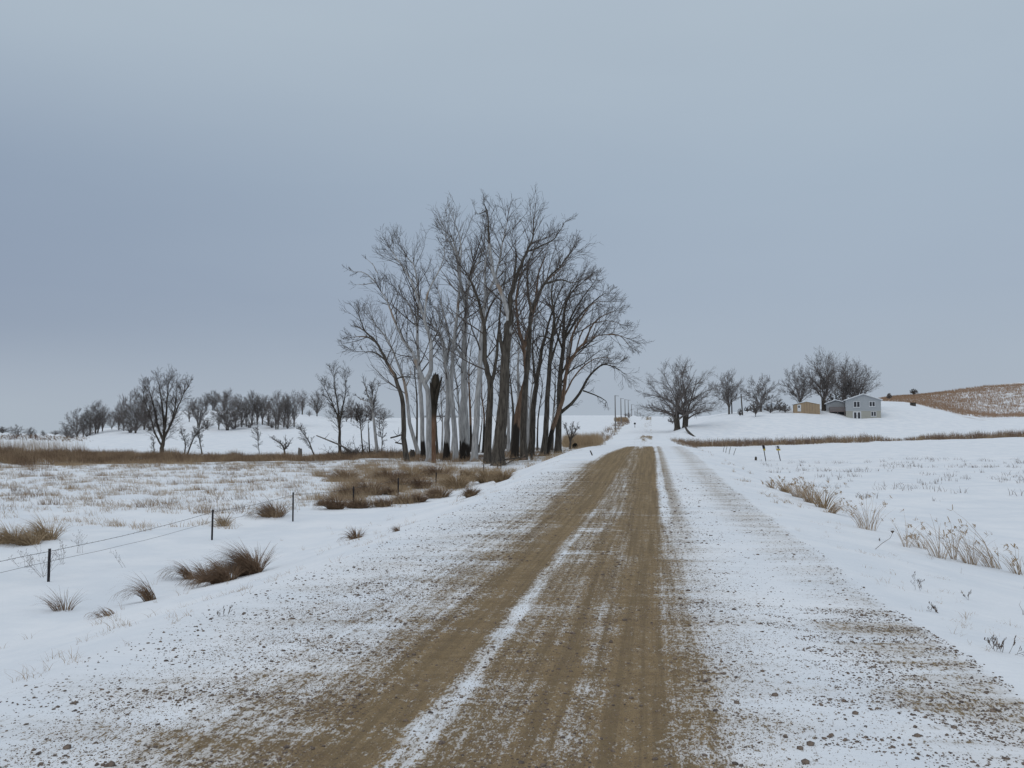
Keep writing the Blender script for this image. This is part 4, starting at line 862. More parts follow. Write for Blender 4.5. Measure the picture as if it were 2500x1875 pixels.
weed(305, 1385, 52, 2, 'thin dry weed standing alone below the fence wire', 5, spread=.2); weed(545, 1505, 32, 3, 'small twig weed on the snow bank above the road edge', 6, spread=.3)
weed(2150, 1322, 10, 2, 'low dry weed near the slim reed stalks', 7, spread=.8); weed(2245, 1440, 46, 3, 'forked twig standing in the smooth snow at the right', 8, spread=.35)
weed(2360, 1466, 36, 2, 'two parallel leaning twigs in the smooth right snow', 9, spread=.5); weed(2440, 1590, 50, 7, 'sprawling twiggy weed nearest the right edge', 10, spread=.8); weed(2285, 1495, 30, 4, 'reddish sprig low on the right bank', 11, spread=.4)
# umbel bent over the snow
b = hit(2133, 1340); m = MB(); k = M(depth(b))
m.tube([(0, 0, -.03), (20*k, 0, 14*k), (38*k, 0, 26*k), (44*k, 0, 38*k)], [.005, .004, .0035, .003], 5)
for a in range(12): m.tube([(44*k, 0, 38*k), (44*k+math.cos(a*.52)*4*k, math.sin(a*.52)*4*k, 44*k)], [.003, .006], 4)
um = m.build('seed_umbel', M_BROWNT); um.location = b; tag(um, 'bent stalk with one round brown seed head, left of the pale reeds', 'weed')

# ------------------------------------------------------------------ stuff: grasses nobody could count
def region(n, seed, pxr, Dr, keep=None):
    rr = np.random.RandomState(seed); px = rr.uniform(*pxr, n); D = np.sqrt(rr.uniform(Dr[0]**2, Dr[1]**2, n)); u = (px-1250)/FPX
    x = D*(-sa+ca*u); y = D*(ca+sa*u)
    if keep is not None:
        k = keep(px, D, x, y, rr); px, D, x, y = px[k], D[k], x[k], y[k]
    return px, D, x, y, rr
def vn(x, y, s, seed):
    """cheap smooth noise, 0..1"""
    r = np.random.RandomState(seed); v = 0
    for i in range(7):
        th = r.uniform(0, 6.28); f = 6.28/(s*r.uniform(.5, 1.6)); v = v+np.sin((x*math.cos(th)+y*math.sin(th))*f+r.uniform(0, 6.28)+1.3*np.sin((y*math.cos(th)-x*math.sin(th))*f*.6))
    return .5+v/7*.9
def field(name, label, x, y, h, mat, rr, lean=.3, sweep=.3, wd=.02, K=3, wig=.02, gp=None):
    n = len(x); ln = np.stack([rr.normal(-sweep, lean, n), rr.normal(0, lean, n)], 1)
    Pp, W = blades(np.stack([x, y, H(x, y)], 1), h, ln, np.full(n, 1.5), wd*rr.uniform(.6, 1.4, n), rr, K, wig)
    V, F = ribbons(Pp, W, rr); o = mesh_np(name, V, F, mat); o['kind'] = 'stuff'; o['label'] = label; return o
def band_keep(px, D, x, y, rr):
    n = vn(x, y, 5, 1); back = np.interp(px, [-100, 250, 400, 800, 1200, 1340], [104, 104, 98, 94, 96, 104]); front = np.interp(px, [-100, 300, 600, 900, 1200, 1340], [76, 79, 80, 79, 72, 78])
    dens = np.interp(px, [-100, 300, 700, 950, 1050, 1150, 1340], [1, 1, .9, .85, .5, .35, .28])
    e = np.minimum((D-front)/9, (back-D)/6); n = n*.6+vn(x, y*.6, 14, 5)*.4; return (n+dens*.55 > .62+np.clip(.5-e, 0, 1)*.8) & (e > -.4) & (rr.uniform(0, 1, len(px)) < np.clip(dens+.2, 0, 1))
px, D, x, y, rr = region(150000, 21, (-120, 1345), (70, 106), band_keep); k = x < -8.5; px, x, y = px[k], x[k], y[k]
hh = rr.uniform(.35, .95, len(x))*(.55+.7*vn(x, y, 4, 3))*np.interp(px, [-100, 350, 500, 1000, 1340], [1.25, 1.0, .85, .7, .5])*(.55+1.0*vn(x, y, 7, 19))
field('marsh_grass', 'band of brown marsh grass below the trees on the left', x, y, hh, G_BAND, rr, .3, .15, .03)
px, D, x, y, rr = region(5200, 22, (-120, 240), (100, 112), lambda px, D, x, y, rr: (vn(x, y, 4, 8) > .35) & (rr.uniform(0, 1, len(px)) < np.interp(px, [120, 225], [.55, .0])))
o = field('plumed_reeds', 'pale plumed reeds behind the brown band at the far left', x, y, rr.uniform(1.5, 2.3, len(x)), G_PALE, rr, .07, .10, .022, 4)
px, D, x, y, rr = region(7000, 23, (-120, 235), (102, 110)); zb = rr.uniform(1.75, 2.25, len(x)); k = (vn(x, y, 3, 8) > .45) & (rr.uniform(0, 1, len(px)) < np.interp(px, [150, 235], [.5, .0]))
x, y, zb = x[k], y[k], zb[k]; n = len(x); b3 = np.stack([x, y, H(x, y)+zb], 1)
q = np.stack([b3, b3+np.stack([rr.normal(-.12, .06, n), rr.normal(0, .05, n), rr.uniform(.02, .22, n)], 1)], 1)
V, F = ribbons(q, np.full((n, 2), .05), rr); tag(mesh_np('reed_plumes', V, F, G_REED), 'feathery brown heads of the far left reeds', kind='stuff')
# scattered meadow tufts
def tufts(nt_, seed, pxr, Dr, keep, per, hr, sig, name, label, mat, wd, **kw):
    px, D, x, y, rr = region(nt_, seed, pxr, Dr, keep); n = len(x); s = rr.uniform(.4, 1.3, n)
    X = np.repeat(x, per)+rr.normal(0, 1, n*per)*np.repeat(s, per)*sig; Y = np.repeat(y, per)+rr.normal(0, 1, n*per)*np.repeat(s, per)*sig
    k = rr.uniform(0, 1, n*per) < np.repeat(np.clip(s, .3, 1), per); X, Y, S = X[k], Y[k], np.repeat(s, per)[k]
    return field(name, label, X, Y, rr.uniform(*hr, len(X))*(.5+.7*S), mat, rr, kw.get('lean', .45), kw.get('sweep', .3), wd)
tufts(5200, 31, (-150, 1000), (24, 72), lambda px, D, x, y, rr: (x < -12.2) & (vn(x, y, 4.5, 31)+np.interp(D, [24, 31, 58, 68], [-.22, .08, .05, -.10]) > .47), 15, (.08, .26), .12, 'meadow_grass', 'short dry grass tips poking through the left meadow snow', G_PALE, .011)
tufts(1500, 32, (-150, 1000), (30, 74), lambda px, D, x, y, rr: (x < -12.2) & (vn(x, y, 5, 35) > .55), 26, (.12, .42), .16, 'meadow_tufts', 'brown grass tufts scattered over the left meadow', G_BAND, .012)
tufts(700, 33, (-100, 1300), (64, 76), lambda px, D, x, y, rr: (x < -11) & (vn(x, y, 6, 36) > .5), 22, (.2, .5), .2, 'edge_tufts', 'loose tufts in front of the marsh grass', G_TAN, .016)
tufts(1500, 34, (950, 1500), (58, 125), lambda px, D, x, y, rr: (x < -6.4) & (x > -11.8) & (vn(x, y, 5, 40) > .40), 22, (.15, .45), .18, 'verge_grass', 'tan grass on the left verge before the grove', G_TAN, .016)
tufts(3000, 43, (760, 1300), (33, 64), lambda px, D, x, y, rr: (x < -9.2) & (vn(x, y, 3.2, 44)+np.interp(px, [760, 860, 1150, 1290], [-.3, .0, -.05, -.3]) > .50), 34, (.15, .55), .2, 'patch_grass', 'tan grass filling the brown patch behind the fence', G_TAN, .011, lean=.4)
tufts(260, 41, (1380, 1462), (112, 150), lambda px, D, x, y, rr: (x < -7) & (x > -16), 46, (.7, 1.6), .35, 'tall_verge_grass', 'tall tan grass right of the grove beside the road', G_TAN, .03, lean=.15, sweep=.05)
tufts(200, 42, (1455, 1545), (150, 330), lambda px, D, x, y, rr: (x < -7.2) & (x > -11), 30, (.5, 1.3), .4, 'hill_verge_grass', 'reddish weeds along the left road edge up to the poles', G_REED, .05, lean=.2)
# sprigs along the road edges
def edge_strip(n, seed, x0, x1, y0, y1, per, hr, name, label, mat, wd, thr=.5, sc=2.2):
    rr = np.random.RandomState(seed); y = y0*(y1/y0)**rr.uniform(0, 1, n); x = rr.uniform(x0, x1, n); k = vn(x, y, sc, seed) > thr; x, y = x[k], y[k]; n = len(x); s = rr.uniform(.4, 1.2, n)
    X = np.repeat(x, per)+rr.normal(0, .035, n*per); Y = np.repeat(y, per)+rr.normal(0, .035, n*per); return field(name, label, X, Y, rr.uniform(*hr, n*per)*np.repeat(s, per), mat, rr, .6, .2, wd, 4, .06)
edge_strip(420, 51, -5.5, -4.2, 5.6, 60, 8, (.04, .15), 'roadside_sprigs', 'small straw sprigs along the left snow bank', G_PALE, .004, .52)
edge_strip(220, 52, -9.5, -5.2, 8, 40, 8, (.06, .22), 'ditch_sprigs', 'thin straws in the left ditch', G_TAN, .004, .6)
edge_strip(420, 53, 2.55, 4.1, 6, 70, 8, (.03, .12), 'bank_sprigs', 'straw sprigs along the right snow bank', G_PALE, .004, .50)
edge_strip(90, 54, 2.9, 4.4, 22, 120, 14, (.10, .30), 'bank_tufts', 'small tan tufts along the right road edge', G_TAN, .008, .50, 5)
edge_strip(60, 55, 4.0, 6.4, 10, 40, 4, (.06, .2), 'snow_straws', 'single straws in the smooth snow on the right', G_REED, .004, .5)
# marsh reeds right
def rk(px, D, x, y, rr):
    f = np.interp(px, [1640, 1700, 1900, 2100, 2300, 2700], [138, 146, 151, 154, 158, 162]); w_ = np.interp(px, [1650, 1700, 2130, 2165, 2200, 2260, 2700], [8, 10, 9, 3.0, 3.5, 9, 10])
    return (D > f) & (D < f+w_) & (x > 4.5) & ((vn(x, y, 3, 61) > .25) | (px < 2000))
px, D, x, y, rr = region(60000, 61, (1655, 2680), (136, 174), rk)
hh = rr.uniform(.7, 1.5, len(x))*(.65+.6*vn(x, y, 4, 62))*np.interp(px, [1660, 1720, 2140, 2180, 2210, 2300], [.6, 1, 1, .5, .6, 1.05])
field('brown_reeds', 'long band of reddish brown reeds across the right field', x, y, hh, G_REED, rr, .16, .05, .045)
px, D, x, y, rr = region(26000, 62, (1655, 2040), (138, 152), lambda px, D, x, y, rr: (D < np.interp(px, [1640, 1700, 1900, 2040], [141, 150, 153, 155])) & (x > 4) & (vn(x, y, 3, 66) > .35) & (rr.uniform(0, 1, len(px)) < np.interp(px, [1720, 1900], [1, 0])) & (D > 160-14*np.clip((1900-px)/200, 0, 1)))
field('low_tan_grass', 'low tan grass along the foot of the right reeds', x, y, rr.uniform(.25, .7, len(x)), G_BAND, rr, .3, .1, .04)
tufts(60, 63, (1640, 1700), (120, 150), lambda px, D, x, y, rr: (x > 3.2) & (x < 8), 22, (.3, .7), .3, 'ditch_grass', 'reddish grass where the right reeds meet the road', G_REED, .025)
# corn stubble
def sk_(px, D, x, y, rr): return (x > 7.5) & (vn(x, y*.5, 5, 71)+np.interp(D, [34, 42, 75, 86], [-.2, .05, .05, -.2])*1.3 > .58)
tufts(700, 71, (1850, 2600), (34, 86), sk_, 9, (.08, .34), .16, 'stubble', 'rows of broken grey-brown stubble in the right field snow', G_STUB, .020, lean=.35, sweep=.1)
# prairie hill
def hk(px, D, x, y, rr):
    edge = (px-2240)*-.33+268+np.maximum(px-2380, 0)*.4; return (D > edge+3) & (vn(x, y, 9, 81)*.6+vn(x, y, 2.5, 82)*.4 > .42+np.interp(px, [2250, 2600], [-.18, .04]))
px, D, x, y, rr = region(44000, 81, (2125, 2640), (235, 385), hk)
field('prairie_grass', 'rusty prairie grass covering the hill at the right', x, y, rr.uniform(.5, 1.1, len(x)), G_HILL, rr, .25, .15, .10)
px, D, x, y, rr = region(1500, 83, (1500, 1532), (300, 345)); field('far_grass_patch', 'straw coloured patch by the far poles', x, y, rr.uniform(.5, 1.2, len(x)), G_TAN, rr, .2, .1, .10)

# ------------------------------------------------------------------ gravel stones
def ico():
    import bmesh
    bm = bmesh.new(); bmesh.ops.create_icosphere(bm, subdivisions=1, radius=1); v = np.array([tuple(a.co) for a in bm.verts]); f = np.array([[q.index for q in p.verts] for p in bm.faces]); bm.free(); return v, f
IV, IF = ico()
def stones(x, y, s, rr, name, label, mat):
    n = len(x); v = IV[None]*(1+rr.normal(0, .16, (n, len(IV), 1)))*np.stack([rr.uniform(.7, 1.3, n), rr.uniform(.7, 1.3, n), rr.uniform(.45, .8, n)], 1)[:, None]*s[:, None, None]
    a = rr.uniform(0, 6.28, n)[:, None]; X = v[..., 0]*np.cos(a)-v[..., 1]*np.sin(a); Y = v[..., 0]*np.sin(a)+v[..., 1]*np.cos(a)
    V = np.stack([X+x[:, None], Y+y[:, None], v[..., 2]+(H(x, y)+s*.12)[:, None]], -1).reshape(-1, 3); F = (IF[None]+np.arange(n)[:, None, None]*len(IV)).reshape(-1, 3)
    o = mesh_np(name, V, [F], mat); tag(o, label, kind='stuff'); return o
rr = np.random.RandomState(91); n = 90000; y = 3.4*(34/3.4)**rr.uniform(0, 1, n); x = rr.uniform(-4.4, 2.4, n)
dn = np.interp(x, [-4.4, -4.0, -3.2, -2.6, -1.9, -1.7, -1.4, -1.2, -.8, -.4, -.2, .1, .4, .9, 1.5, 2.1, 2.35, 2.4], [.03, .3, .55, .7, .6, .12, .12, .25, .45, .4, .12, .15, .6, .26, .08, .25, .35, 0])
dn = dn*(.25+1.5*np.clip(vn(x*.5, y*1.6, 1.6, 92)-.25, 0, 1)); k = rr.uniform(0, 1, n) < dn; x, y = x[k], y[k]
s = np.minimum(.0030+rr.exponential(.0024, len(x)), .018)*(1+y*.03); stones(x, y, s, rr, 'loose_gravel', 'loose dark gravel scattered over the snowy road', M_STONE)
n = 9000; y = rr.uniform(4.6, 9.2, n); x = rr.uniform(.9, 2.36, n); k = (x > 1.75-(8.2-y)*.0-vn(x, y*2, 1.2, 93)*.9) & (vn(x*.6, y*2.2, .9, 94) > .38) & (x < 2.36); x, y = x[k], y[k]
stones(x, y, np.minimum(.003+rr.exponential(.0024, len(x)), .015), rr, 'shoulder_gravel', 'bare stony patch at the right edge of the road', M_STONE)
# fine grit: many tiny chips lying in the half-melted strips
OV = np.array([(1, 0, 0), (0, 1, 0), (-1, 0, 0), (0, -1, 0), (0, 0, 1)], float); OF = np.array([(0, 1, 4), (1, 2, 4), (2, 3, 4), (3, 0, 4)])
n = 230000; y = 3.4*(13/3.4)**rr.uniform(0, 1, n); x = rr.uniform(-3.9, 1.5, n)
dn = np.interp(x, [-3.9, -3.2, -2.6, -1.8, -1.4, -1.3, -1.1, -.5, .3, .6, 1.0, 1.5], [.05, .35, .8, .7, .5, .2, .65, .7, .8, .4, .15, .05])
dn = dn*(.2+1.4*np.clip(vn(x*1.2, y*1.2, 1.1, 97)-.2, 0, 1))*np.interp(y, [8, 13], [1, .0]); k = rr.uniform(0, 1, n) < dn; x, y = x[k], y[k]; n = len(x); s = rr.uniform(.0016, .0042, n)*(1+.05*y)
v = OV[None]*np.stack([rr.uniform(.7, 1.4, n), rr.uniform(.7, 1.4, n), rr.uniform(.6, 1.3, n)], 1)[:, None]*s[:, None, None]*(1+rr.normal(0, .15, (n, 5, 1))); a = rr.uniform(0, 6.28, n)[:, None]
V = np.stack([v[..., 0]*np.cos(a)-v[..., 1]*np.sin(a)+x[:, None], v[..., 0]*np.sin(a)+v[..., 1]*np.cos(a)+y[:, None], v[..., 2]+(H(x, y)-.0006)[:, None]], -1).reshape(-1, 3)
tag(mesh_np('fine_grit', V, [(OF[None]+np.arange(n)[:, None, None]*5).reshape(-1, 3)], M_GRIT), 'fine brown grit sprinkled through the thin road snow', kind='stuff')
for i, (px, py, s, lb) in enumerate([(2088, 1744, .020, 'darkest angular pebble on the smooth snow right of the wheel tracks'), (1892, 1699, .021, 'reddish pebble right of the wheel tracks'), (2059, 1714, .015, 'small dark pebble above the darkest angular one'),
    (1978, 1820, .022, 'dark bluish stone near the bottom right'), (1954, 1829, .018, 'reddish brown stone beside the dark bluish one'), (2030, 1798, .016, 'brown pebble above the dark bluish stone'), (2240, 1799, .020, 'purplish stone at the bottom right'),
    (2104, 1504, .018, 'reddish stone above the bare stony patch'), (1966, 1865, .021, 'dark stone at the bottom edge'), (1799, 1717, .018, 'grey stone beside the right wheel track'), (2329, 1778, .018, 'light brown stone near the lower right corner'), (164, 1828, .022, 'round brown stone in the lower left snow'), (272, 1871, .022, 'large brown stone at the bottom left edge')]):
    b = hit(px, py); r2 = np.random.RandomState(600+i); v = IV*(1+r2.normal(0, .14, (len(IV), 1)))*np.array([1.15, .95, .75])*s; o = mesh_np('stone', v, [IF], M_STONE, loc=b+Vector((0, 0, s*.3))); tag(o, lb, 'stone', 'larger stones on the road')

# ------------------------------------------------------------------ utility poles
lbs = ['nearest and tallest utility pole left of the far road', 'second nearest utility pole left of the far road', 'third utility pole from the near end', 'fourth utility pole from the near end', 'fifth utility pole, first of the shorter far group',
       'sixth utility pole from the near end', 'seventh utility pole from the near end', 'tiny far utility pole, second from the crest end', 'farthest tiny utility pole at the road crest']
tp = []
for i, (px, b_, t_, D) in enumerate([(1503, 1053, 965, 226), (1517, 1023, 972, 285), (1527, 1020, 975, 330), (1535, 1013, 976, 365), (1543, 1016, 987, 425), (1551, 1016, 1003, 560), (1558, 1016, 998, 500), (1554, 1016, 1005, 580), (1564, 1016, 1006, 640)]):
    b = gat(px, D); top = P(px-1.5, t_, D); root = thing('utility_pole', lbs[i], 'pole', b, 0, 'utility poles along the road'); q = top-b; r = max(.15, .5*M(D)*1.15)
    m = MB(); m.tube([(0, 0, -.6), q*.5, q], [r*1.15, r, r*.75], 8); m.build('pole', M_POLE, root, True); a = MB(); a.tube([q+Vector((-.1, 0, -.1)), q+Vector((1.0, .05, -.18))], r*.4, 6); a.build('arm', M_POLE, root)
    tp.append((q+Vector((.9, 0, 0))+b))
# leaning pole in the farm yard and a straight one
for px, tx, b_, t_, D, lb in ((1813, 1809, 1013, 962, 226, 'slightly leaning dark pole in the farm yard'), (1787, 1786, 1010, 975, 240, 'short straight pole beside the low-forking farm tree')):
    b = hit(px, b_, D); D = depth(b); top = P(tx, t_, D); root = thing('yard_pole', lb, 'pole', b, 0, 'poles in the farm yard'); q = top-b
    m = MB(); m.tube([(0, 0, -.4), q*.5, q], [.17, .15, .12], 8); m.build('pole', M_OLDWOOD, root, True); c = MB(); c.tube([q, q+Vector((0, 0, .12))], [.14, .05], 8); c.build('cap', M_POST, root)
# ------------------------------------------------------------------ signs and stakes in the right field
def marker(px, py, tx, ty, hw, hh_, label, kind):
    b = hit(px, py); D = depth(b); q = P(tx, ty, D)-b; root = thing('marker_sign', label, 'sign', b, 0, 'leaning markers in the right field'); u = q.normalized(); r = Vector((ca, sa, 0))
    m = MB(); m.tube([(0, 0, -.3), q], [.045, .04], 6); m.build('post', M_POST, root)
    f = Vector((sa, -ca, 0))
    def board(z0, z1, x0, x1, mat, nm, d=.05):
        mm = MB(); a = q*1.0; vs = []
        for dy in (.048, .048+d):
            for zz_, xx in ((z0, x0), (z0, x1), (z1, x1), (z1, x0)): vs.append(a+u*zz_*M(D)+r*xx*M(D)+f*dy)
        mm.add(vs, [(3, 2, 1, 0), (4, 5, 6, 7), (0, 1, 5, 4), (1, 2, 6, 5), (2, 3, 7, 6), (3, 0, 4, 7)]); return mm.build(nm, mat, root)
    if kind == 0: board(-8.5, 0, -hw, hw, M_BLACKP, 'dark_panel'); board(-hh_, -8.6, -hw*.8, hw*.9, M_YELLOW, 'yellow_panel')
    else: board(-8, 0, -hw, hw, M_WHITEP, 'white_panel'); board(-7.6, -.5, -1, hw*.45, M_BLACKP, 'dark_strip', .06); board(-hh_, -8.1, -hw*.9, hw*.95, M_YELLOW, 'yellow_panel')
marker(1871, 1126, 1863, 1087, 3.1, 13, 'narrow leaning marker with dark upper and yellow lower panel', 0)
marker(1907, 1125, 1897, 1088, 5.2, 12, 'wider leaning marker with white upper and yellow lower panel', 1)
b = hit(1845, 1124); m = MB(); m.tube([(0, 0, -.2), (.02, 0, .26), (.03, 0, .38)], [.11, .12, .07], 10); o = m.build('short_post', M_OLDWOOD); o.location = b; tag(o, 'short dark round-topped stub left of the leaning markers', 'post')
for px, py, tx, ty, lb in ((1765, 1104, 1769, 1088, 'leftmost of four leaning stakes in the right field'), (1771, 1106, 1775, 1090, 'second of four leaning stakes in the right field'), (1779, 1109, 1784, 1090, 'third leaning stake, with a small side twig'), (1790, 1111, 1797, 1094, 'rightmost and most tilted of four leaning stakes')):
    b = hit(px, py); q = P(tx, ty, depth(b))-b; m = MB(); m.tube([(0, 0, -.2), q*.5, q], [.035, .033, .028], 6)
    if 'third' in lb: m.tube([q*.55, q*.55+Vector((.12, 0, .05))], [.02, .01], 5)
    o = m.build('stake', M_OLDWOOD); o.location = b; tag(o, lb, 'stake', 'leaning stakes in the right field')
b = hit(1450, 1112); m = MB(); q = P(1441, 1100, depth(b))-b; m.tube([(0, 0, -.2), q], [.04, .035], 6); o = m.build('stake', M_OLDWOOD); o.location = b; tag(o, 'thin stake leaning left in the snow beside the crest of the road', 'stake')
# mailbox
b = hit(1550, 1044, 210); D = depth(b); root = thing('mailbox', 'small dark mailbox on a post by the far road', 'mailbox', b); h = 8*M(D)
m = MB(); m.box((-.06, -.06, -.3), (.06, .06, h)); m.build('post', M_OLDWOOD, root)
m = MB(); m.prism([(-.25, h), (.25, h), (.25, h+.25)]+[(.25*math.cos(a), h+.25+.2*math.sin(a)) for a in (.6, 1.2, 1.57, 1.94, 2.54)]+[(-.25, h+.25)], -.35, .35); m.build('box', M_BLACKP, root)

# ------------------------------------------------------------------ logs, stumps and brush
def log(pts, r0, r1, D, label, mat=M_GREYLOG, name='fallen_log', zf=zz, branches=3, group=None):
    q = [P(*zf(*p), D) for p in pts]; b = q[-1].copy(); m = MB(); s = spline([tuple(v-b) for v in q], 3)
    m.tube(s, [(r0+(r1-r0)*i/(len(s)-1))*M(D)*.5 for i in range(len(s))], 8); rg = random.Random(int(D*7+r0))
    for k in range(branches):
        i = rg.randint(1, len(s)-2); d = vnorm((rg.gauss(0, 1), rg.gauss(0, 1), rg.uniform(.1, 1))); L = rg.uniform(.3, .9); m.tube([s[i], tuple(s[i][j]+d[j]*L*.5 for j in range(3)), tuple(s[i][j]+d[j]*L+(0, 0, .1)[j] for j in range(3))], [.03, .022, .01], 5)
    o = m.build(name, mat, smooth=True); o.location = b; tag(o, label, 'log', group); return o
log([(160,1467),(230,1495),(300,1525),(350,1560)], 2.5, 5, 88, 'long bare pale log propped up at its left end')
log([(1140,1600),(1220,1592),(1300,1580)], 3, 3, 70, 'thin dark branch lying across the snow in front of the tallest tree', M_OLDWOOD, 'fallen_branch')
log([(1390,1552),(1450,1558),(1530,1565)], 4, 3, 92, 'dark log lying by the foot of the right-hand trunks', M_OLDWOOD)
log([(560,1480),(600,1470),(640,1455)], 4, 3, 82, 'dark broken limb sticking out left of the dark leaning tree', M_OLDWOOD, 'broken_limb'); log([(585,1505),(620,1512),(650,1520)], 3, 4, 83, 'lower dark limb touching the foot of the dark leaning tree', M_OLDWOOD, 'broken_limb')
b = hit(1693, 1066, 168); D = depth(b); pts = [P(x_, y_, D+d_) for x_, y_, d_ in ((1672, 1040, 9), (1677, 1050, 6), (1684, 1058, 3), (1694, 1066, 0), (1702, 1070, 0))]
m = MB(); m.tube([p-b for p in pts], [.18, .22, .24, .22, .15], 8); o = m.build('fallen_tree', M_OLDWOOD, smooth=True); o.location = b; tag(o, 'curved dark trunk lying below the broad twin-trunked tree', 'log')
def stump(X, Y, w_, h, D, lb, mat):
    b = gat(zz(X, Y)[0], D); D = depth(b); r = w_/2.212*M(D)*.5; hh_ = h/2.212*M(D); rg = random.Random(int(X)); n = 12; v = []; f = []
    for j, (z, k) in enumerate(((-.3, 1.3), (.15*hh_, 1.05), (.7*hh_, .95), (hh_, .85))):
        for i in range(n): a = 6.283*i/n; rr_ = r*k*(1+.1*math.sin(3*a)+rg.gauss(0, .05)); v.append((math.cos(a)*rr_, math.sin(a)*rr_, z+(rg.uniform(-.25, .1)*hh_*.5 if j == 3 else 0)))
    v.append((0, 0, hh_*.8)); f = [(j*n+i, j*n+(i+1) % n, (j+1)*n+(i+1) % n, (j+1)*n+i) for j in range(3) for i in range(n)]+[(3*n+i, 3*n+(i+1) % n, 4*n) for i in range(n)]
    m = MB(); m.add(v, f); o = m.build('tree_stump', mat); o.location = b; tag(o, lb, 'stump', 'stumps near the grove')
stump(72, 1560, 22, 62, 92, 'tall grey broken stump at the left of the grove', M_GREYLOG); stump(678, 1560, 26, 54, 80, 'short dark stump right behind the dark leaning tree', M_OLDWOOD); stump(1028, 1560, 22, 46, 96, 'dark stump behind the thickest pale trunk', M_OLDWOOD)
stump(1322, 1590, 14, 40, 76, 'small dark stump in front of the split reddish tree', M_OLDWOOD)
# brush pile
b = gat(zz(370, 1565)[0], 86); rg = random.Random(8); out = []
pr = dict(segs=[4, 4, 3, 2], n=[6, 5, 3], up=[.02, .02, .0, 0], wig=.2, t0=.15, ang=(25, 65), len=(.3, .6), rmin=.012)
for i in range(34): a = rg.uniform(0, 6.28); grow(out, (rg.gauss(0, 1.0), rg.gauss(0, .6), 0), vnorm((rg.gauss(0, 1), rg.gauss(0, .6), rg.uniform(.1, 1.1))), rg.uniform(.9, 2.0), .035, 1, rg, pr)
for i in range(12): grow(out, (rg.uniform(.5, 4.5), rg.gauss(0, .5), .1), vnorm((1, rg.gauss(0, .4), rg.uniform(-.02, .25))), rg.uniform(1.5, 2.5), .04, 2, rg, pr)
V, F = build_tubes(out, sides); o = mesh_np('brush_pile', V, F, M_TWIG, loc=b); tag(o, 'tangled dark pile of fallen branches at the right of the small upright tree', 'brush pile')
# dark evergreen bush by the road
b = gat(1404, 104); rr = np.random.RandomState(77); n = 900; d = rr.normal(0, 1, (n, 3)); d /= np.linalg.norm(d, axis=1)[:, None]; d[:, 2] = np.abs(d[:, 2])*1.2; s = rr.uniform(.3, 1, n)[:, None]
q = np.stack([d*s*np.array([.3, .3, .4]), d*(s+.25)*np.array([.36, .36, .5])], 1); V, F = ribbons(q, np.full((n, 2), .03), rr); o = mesh_np('evergreen_bush', V, F, plain('dark_evergreen', (.03, .028, .022)), loc=b); tag(o, 'small round nearly black bush by the road right of the grove', 'bush')

# ------------------------------------------------------------------ farm buildings
def win(root, x0, x1, z0, z1, y=0.0, panes=2, nm='window'):
    fr = MB(); t = .12; fr.box((x0-t, y-.06, z0-t), (x1+t, y-.005, z1+t)); w_ = fr.build(nm, M_WHITEP, root)
    wd = (x1-x0-(panes-1)*.16)/panes
    for i in range(panes): a = x0+i*(wd+.16); p = MB(); p.box((a, y-.085, z0), (a+wd, y-.063, z1)); p.build('pane', M_DARKGL, w_)
    s = MB(); s.box((x0-t-.04, y-.12, z0-t-.07), (x1+t+.04, y-.002, z0-t-.003)); s.build('sill', M_WHITEP, w_)
def roof_mb(W, z_e, z_r, y0, y1, ov=.4, th=.22, x0=0):
    m = MB(); xc = x0+W/2; k = (z_r-z_e)/(W/2)
    for sgn in (-1, 1):
        xe = xc+sgn*(W/2+ov); ze = z_e-k*ov; a = [(xc, z_r), (xe, ze), (xe, ze+th), (xc, z_r+th)]
        m.prism(a if sgn < 0 else a[::-1], y0, y1)
    return m
b = P(2066, 1024, 211); b.z = P(2066, 1025.5, 211).z; hrz = YAW-math.atan((2105-1250)/FPX)+R(4.5)
house = thing('grey_house', 'two-storey grey house with beige lower wall and snowy gable roof', 'house', b, hrz); Wd = 7.7
m = MB(); m.box((0, 0, -1.5), (Wd, 8.5, 2.25)); m.build('lower_wall', M_SIDE_BEIGE, house)
m = MB(); m.prism([(-.04, 2.253), (Wd+.04, 2.253), (Wd+.04, 4.7), (Wd/2, 6.05), (-.04, 4.7)], -.05, 8.55); m.build('upper_wall', M_SIDE_GREY, house)
m = MB(); m.box((-.06, -.07, 2.2), (Wd+.06, -.052, 2.32)); m.build('trim_board', M_OFFWHITE, house)
rf = roof_mb(Wd, 4.72, 6.07, -.45, 9.0).build('roof', M_SNOWROOF, house)
for sgn in (0, 1):
    m = MB(); k = 1.35/(Wd/2); xa = -.42 if sgn == 0 else Wd+.42; m.prism([(xa, 4.72-k*.42-.02), (Wd/2, 6.05), (Wd/2, 6.22), (xa, 4.72-k*.42+.15)] if sgn == 0 else [(Wd/2, 6.05), (xa, 4.72-k*.42-.02), (xa, 4.72-k*.42+.15), (Wd/2, 6.22)], -.48, -.453); m.build('barge_board', M_WHITEP, rf)
win(house, 1.78, 3.02, 3.1, 4.3, -.05); win(house, 5.25, 6.35, 3.25, 4.25, -.05); win(house, 5.6, 6.55, .95, 1.9, 0)
d = MB(); d.box((1.5, -.06, -.05), (3.35, -.004, 2.05)); dr = d.build('patio_door', M_WHITEP, house)
for a in (1.78, 2.62): p = MB(); p.box((a, -.085, .1), (a+.48, -.063, 1.8)); p.build('pane', M_DARKGL, dr)
h = MB(); h.box((2.38, -.12, .9), (2.44, -.063, 1.1)); h.build('handle', M_BLACKP, dr)
